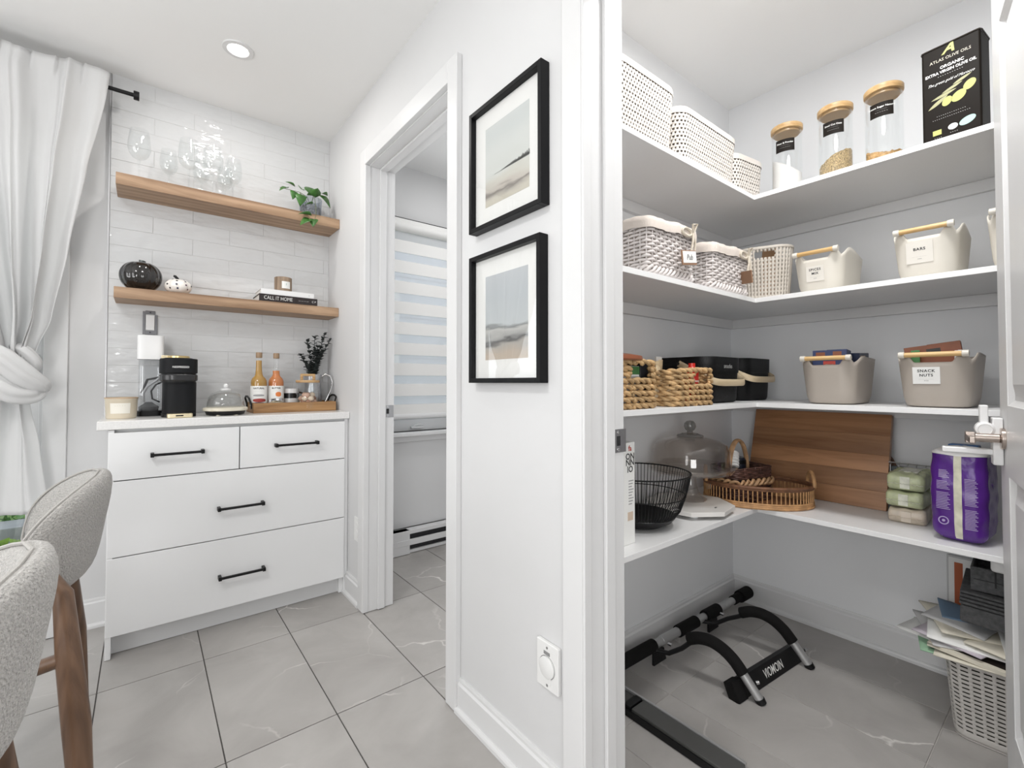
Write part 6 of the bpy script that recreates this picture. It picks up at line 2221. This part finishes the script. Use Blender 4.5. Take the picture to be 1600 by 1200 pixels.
on_front(-0.012, 0.006, 0.012, 0.262, 0.0008, 'cream_strip', STRIP, 4, 30)
def cap_(u, v):
    x_, y_, z_ = dia(u, 0.885 + 0.115 * v)
    r_ = math.hypot(x_, y_) or 1
    return (x_ * (1 + 0.0014 / max(r_, 0.02)), y_ * (1 + 0.0014 / max(r_, 0.02)), z_ + 0.0014 + 0.0015 * sin(u * 31))
MB().grid(cap_, 120, 14, cu=True).build('white_top_fold', mat('white_film', (0.72, 0.71, 0.70), 0.3, bump=0.2, bscale=30), dp, ang=0)
bx('blue_corner', mat('blue_film', (0.03, 0.12, 0.32), 0.3), dp, 0.02, 0.06, -0.03, 0.04, DH - 0.01, DH + 0.016, 0.004)
LIL = mat('lilac_ink', (0.42, 0.33, 0.56), 0.5)
for (y0, y1, z0, z1, rows_) in ((0.016, 0.040, 0.190, 0.215, 6), (0.014, 0.044, 0.155, 0.182, 6), (0.014, 0.046, 0.095, 0.148, 11), (-0.046, -0.018, 0.115, 0.195, 18), (-0.046, -0.018, 0.045, 0.105, 14)):
    for r in range(rows_):
        zz = z0 + (z1 - z0) * (r + 0.5) / rows_
        on_front(y0 + 0.003 * ((r * 7) % 3), y1, zz - 0.0010, zz + 0.0010, 0.0010, 'printed_line', LIL, 3, 1)
M_ = basis((dia(0.75 - 0.03 / Perim(DD, DW, 0.03).total, 0.92 * 0.06 / DH)[0] - 0.0012, 0.030, 0.062), (0, -1, 0), (0, 0, 1))
MB().lathe([(0.0125, 0), (0.0095, 0)], 28, M_).build('round_mark', LIL, dp, smooth=False)
MB().lathe([(0.004, 0), (0, 0)], 14, M_).build('round_mark', LIL, dp, smooth=False)

# ---- pantry floor: pull-up bar
pb = thing('pull_up_bar', 'black and silver doorway pull-up bar lying on the pantry floor', 'pull-up bar')
A_, B_ = Vector((1.30, 1.062, 0.062)), Vector((2.262, 1.040, 0.062))
def along(f):
    return A_ + (B_ - A_) * f
MB().cyl(along(0.0), along(1.0), 0.0155, n=18).build('main_bar', SILVER, pb)
for f0, f1, r in ((0.0, 0.235, 0.023), (0.395, 0.535, 0.023), (0.60, 0.715, 0.024), (0.845, 0.93, 0.020), (0.91, 1.0, 0.027)):
    MB().cyl(along(f0), along(f1), r, n=20).build('foam_grip', FOAM, pb, bevel=0.004)
for f0, f1 in ((0.28, 0.40), (0.76, 0.80)):
    MB().cyl(along(f0), along(f1), 0.0175, n=18).build('sleeve', SILVER, pb, bevel=0.002)
for f in (0.235, 0.63):
    p = along(f)
    MB().prism([(-0.03, -0.045), (0.05, -0.045), (0.035, 0.004), (-0.03, 0.004)], p.y - 0.022, p.y - 0.012, Matrix.Translation((p.x, 0, p.z - 0.015)) @ Matrix(((1, 0, 0, 0), (0, 0, 1, 0), (0, 1, 0, 0), (0, 0, 0, 1)))).build('bracket', BLACK, pb, bevel=0.002)
    MB().cyl((p.x + 0.05, p.y - 0.03, p.z - 0.0), (p.x + 0.05, p.y - 0.045, p.z), 0.006, n=10).build('bolt', CHROME, pb)
for k, dx in enumerate((0.0, 0.340)):
    dy = -0.028 * k
    O_ = Vector((1.558 + dx, dy, 0))
    arc = [(0.0, 0.93, 0.128), (0.004, 0.895, 0.145), (0.010, 0.855, 0.150), (0.018, 0.815, 0.138), (0.026, 0.780, 0.112), (0.032, 0.752, 0.078)]
    arc = [O_ + Vector(p) for p in arc]
    sm_ = []
    for i in range(len(arc) - 1):
        p0, p1, p2, p3 = arc[max(i - 1, 0)], arc[i], arc[i + 1], arc[min(i + 2, len(arc) - 1)]
        for s_ in range(6):
            t_ = s_ / 6
            sm_.append(0.5 * ((2 * p1) + (p2 - p0) * t_ + (2 * p0 - 5 * p1 + 4 * p2 - p3) * t_ ** 2 + (3 * p1 - p0 - 3 * p2 + p3) * t_ ** 3))
    sm_.append(arc[-1])
    MB().tube(sm_, 0.0205, 16).build('foam_arm', FOAM, pb)
    MB().tube([sm_[-2], O_ + Vector((0.046, 0.700, 0.006))], 0.0145, 16).build('arm_tube', SILVER, pb)
    MB().cyl(O_ + Vector((0.0465, 0.698, 0.0)), O_ + Vector((0.0445, 0.705, 0.014)), 0.0165, n=16).build('end_cap', BLKPL, pb)
    MB().tube([arc[0] + Vector((0, -0.01, -0.006)), Vector((arc[0].x - 0.006, 0.955, 0.085)), Vector((arc[0].x - 0.02, 1.0, 0.052)), Vector((arc[0].x - 0.045, 1.045, 0.052))], 0.0085, 10).build('link_tube', BLACK, pb)
    MB().cyl(O_ + Vector((0.060, 0.722, 0.05)), O_ + Vector((0.068, 0.716, 0.052)), 0.006, n=10).build('bolt', CHROME, pb)
cbm = MB()
E0, E1 = Vector((1.545, 0.742, 0.0)), Vector((1.965, 0.703, 0.0))
ex = (E1 - E0).normalized()
nrm = Vector((ex.y, -ex.x, 0))           # toward the camera side (-y)
Mc = Matrix.Translation(E0) @ Matrix(((ex.x, -nrm.x, 0, 0), (ex.y, -nrm.y, 0, 0), (0, 0, 1, 0), (0, 0, 0, 1)))
Lc = (E1 - E0).length
cbm.box(0, Lc, 0.0, 0.030, 0.001, 0.062, Mc @ Matrix.Rotation(radians(-24), 4, 'X'))
cbm.build('cross_bar', BLACK, pb, bevel=0.003)
Mt = Mc @ Matrix.Rotation(radians(-24), 4, 'X') @ basis((Lc * 0.56, -0.0006, 0.031), (1, 0, 0), (0, 0, 1))
lettering('VIOMOIN', 0.040, INKW, pb, Mt, sx=0.72, bold=0.0003)
MB().box(-0.004, 0.05, -0.004, 0.034, 0.0005, 0.064, Mc @ Matrix.Rotation(radians(-24), 4, 'X')).build('foam_pad', FOAM, pb, bevel=0.003)

# flat grey bar beside the jamb
fb_ = thing('step_stool', 'flat folded metal step lying beside the door jamb on the pantry floor', 'step stool', (1.245, 0.0, 0.0))
STG = mat('dark_grey_metal', (0.065, 0.065, 0.062), 0.45)
bx('tread', STG, fb_, -0.030, 0.034, 0.60, 0.925, 0.004, 0.030, 0.002)
bx('black_edge', BLKPL, fb_, -0.036, -0.030, 0.60, 1.05, 0.001, 0.022, 0.001)
bx('light_edge', SILVER, fb_, 0.034, 0.042, 0.60, 1.05, 0.002, 0.033, 0.001)
bx('cross_strap', BLKPL, fb_, -0.030, 0.034, 0.930, 0.955, 0.004, 0.031, 0.002)
bx('rear_tread', STG, fb_, -0.030, 0.034, 0.960, 1.05, 0.004, 0.026, 0.002)

# waste basket with a spill of paper
wbk = thing('waste_basket', 'light grey slotted plastic basket on the pantry floor, heaped with paper', 'waste basket', (2.045, 0.185, 0.0015), radians(2))
LGR = mat('light_grey_plastic', (0.56, 0.535, 0.505), 0.45)
P = Perim(0.285, 0.235, 0.045)
MB().prism([(P.at(k / 48)[0] * 0.82, P.at(k / 48)[1] * 0.82) for k in range(48)], 0.006, 0.205).build('shade_core', mat('inner_shade', (0.06, 0.05, 0.042), 0.9, var=0.5, vscale=40, bump=0.8, bscale=40), wbk, bevel=0.01)  # dark block standing in for the shaded inside of the basket
lattice(P, 0.003, 0.232, 0.86, 38, 18, lambda u, v: 0.05 < v < 0.93, wbk, LGR, stagger=False, fill=0.32, vfill=0.62, th=0.003)
floor_plate(P, 0.86, 0.0, LGR, wbk)
ring(P, 1.0, 0.234, 0.006, LGR, wbk, flat=(1.2, 0.8))
# mail: each sheet or envelope is its own thing
rd = random.Random(21)
COLS = [PAPERW, mat('paper_cream', (0.66, 0.62, 0.52), 0.7), mat('paper_grey', (0.55, 0.55, 0.55), 0.7), mat('paper_blue', (0.12, 0.19, 0.28), 0.6), mat('paper_green', (0.28, 0.45, 0.30), 0.7), mat('paper_dark', (0.035, 0.025, 0.022), 0.5), mat('paper_lilac', (0.55, 0.50, 0.55), 0.7)]
sheets = [  # dx, dy, z, w(x), d(y), yaw, tilt, colour, label
    (-0.01, 0.085, 0.240, 0.24, 0.17, 14, 2, 4, 'green edged leaflet at the bottom of the paper heap, sticking out to the left'),
    (0.02, 0.075, 0.245, 0.20, 0.25, -14, 3, 0, 'white sheet low in the paper heap, its corner hanging out at the far left'),
    (-0.03, 0.00, 0.250, 0.25, 0.23, 4, 2, 1, 'cream envelope low in the paper heap under the dark magazine'),
    (-0.035, 0.000, 0.257, 0.22, 0.225, -6, 5, 5, 'dark magazine with a cream edge across the front of the paper heap'),
    (0.00, 0.060, 0.267, 0.24, 0.20, 22, 4, 2, 'pale grey letter in the middle of the paper heap'),
    (-0.01, 0.050, 0.275, 0.24, 0.17, -18, 7, 6, 'lilac letter in the middle of the paper heap'),
    (-0.03, 0.035, 0.283, 0.20, 0.21, 9, 8, 0, 'long white letter slanting across the middle of the heap'),
    (-0.045, -0.035, 0.290, 0.17, 0.13, -12, 9, 1, 'cream folded paper on the front of the heap'),
    (-0.045, -0.075, 0.296, 0.16, 0.10, 12, 8, 0, 'white envelope with a dark mark on the front of the heap'),
    (0.01, 0.055, 0.303, 0.20, 0.18, 26, 7, 1, 'cream letter at the upper left of the paper heap'),
    (0.02, 0.060, 0.311, 0.18, 0.15, -12, 9, 2, 'grey paper near the top of the paper heap'),
    (0.045, 0.062, 0.319, 0.13, 0.12, 14, 8, 3, 'small blue brochure on top of the paper heap beside the grey fabric boxes')]
for i, (dx, dy, z_, w_, d_, yaw, tilt, ci, lab) in enumerate(sheets):
    t = thing('paper_sheet', lab, 'paper', (2.02 + dx, 0.205 + dy, z_), radians(yaw), 'papers heaped on the waste basket')
    t.rotation_euler = (radians(tilt * 0.55), radians(-tilt * 0.25), radians(yaw))
    th_ = 0.007 if ci in (5,) else 0.0035
    q = MB().grid(lambda u, v: ((u - 0.5) * w_, (v - 0.5) * d_, 0.006 * sin(3 * u + i) * sin(2.4 * v + i)), 10, 8)
    q.build('sheet', COLS[ci], t, ang=0, solid=th_)
    if ci == 5:
        bx('spine_strip', COLS[1], t, -w_ / 2 - 0.006, -w_ / 2 + 0.012, -d_ / 2, d_ / 2, -0.004, 0.006)
        bx('page_corner', COLS[1], t, -w_ / 2 - 0.006, -w_ / 2 + 0.05, d_ / 2 - 0.03, d_ / 2, 0.0, 0.0072)
    if i == 8:
        lettering('B', 0.03, INK, t, basis((-0.06, 0.0, 0.0088), (0, -1, 0), (1, 0, 0)), bold=0.001)

# folded and open grey fabric boxes
FAB = mat('grey_fabric', (0.085, 0.086, 0.088), 0.9, var=0.25, vscale=90, bump=0.4, bscale=350)
FABD = mat('dark_fabric', (0.03, 0.03, 0.032), 0.9, bump=0.3, bscale=300)
fx = thing('fabric_boxes', 'pile of flattened grey fabric storage boxes on the paper heap', 'storage box', (2.05, 0.165, 0.338), radians(4))
fx.rotation_euler = (radians(3), 0, radians(4))
bx('lower_box', FAB, fx, -0.12, 0.13, -0.13, 0.105, 0.0, 0.050, 0.006)
for k in range(4):
    bx('folded_layer', FAB, fx, -0.122 + 0.002 * k, 0.13, -0.13, 0.108, 0.053 + 0.0105 * k, 0.061 + 0.0105 * k, 0.003)
ob = thing('fabric_bin', 'open dark grey fabric bin on top of the flattened boxes', 'storage bin', (2.065, 0.160, 0.437), radians(3))
q = MB().box(-0.11, -0.104, -0.12, 0.085, 0, 0.070).box(0.104, 0.11, -0.12, 0.085, 0, 0.070).box(-0.104, 0.104, -0.12, -0.114, 0, 0.070).box(-0.104, 0.104, 0.079, 0.085, 0, 0.070).box(-0.104, 0.104, -0.114, 0.079, 0, 0.004)
q.build('bin_body', FAB, ob, bevel=0.002)
q = MB().box(-0.112, -0.1095, 0.03, 0.034, 0.02, 0.068).box(-0.112, -0.1095, -0.03, 0.078, 0.034, 0.036)
q.build('stitching', FABD, ob)
wv = thing('white_appliance', 'white plastic box with a rounded edge under the lowest shelf behind the door', 'appliance', (2.03, 0.110, 0.437 + 0.0))
rb2 = rbox(0.20, 0.17, 0.012, 0.0712, 0.118)
rb2.v = [(x, y, z) for x, y, z in rb2.v]
rb2.build('housing', VP, wv, bevel=0.008)
bx('slot', INKG, wv, -0.1006, -0.0995, 0.02, 0.05, 0.092, 0.094)
fr = thing('leaning_frame', 'thin white framed card with an orange stripe leaning on the far pantry wall', 'picture', (2.262, 0.265, 0.0015))
fr.rotation_euler = (0, radians(2.2), 0)
bx('backing', COLS[2], fr, 0.0, 0.006, -0.13, 0.075, 0.0, 0.437, 0.001)
bx('white_sheet', PAPERW, fr, -0.0008, 0.0002, -0.125, 0.070, 0.005, 0.430)
bx('orange_stripe', mat('burnt_orange', (0.42, 0.10, 0.03), 0.6), fr, -0.0014, -0.0004, 0.033, 0.055, 0.02, 0.415)
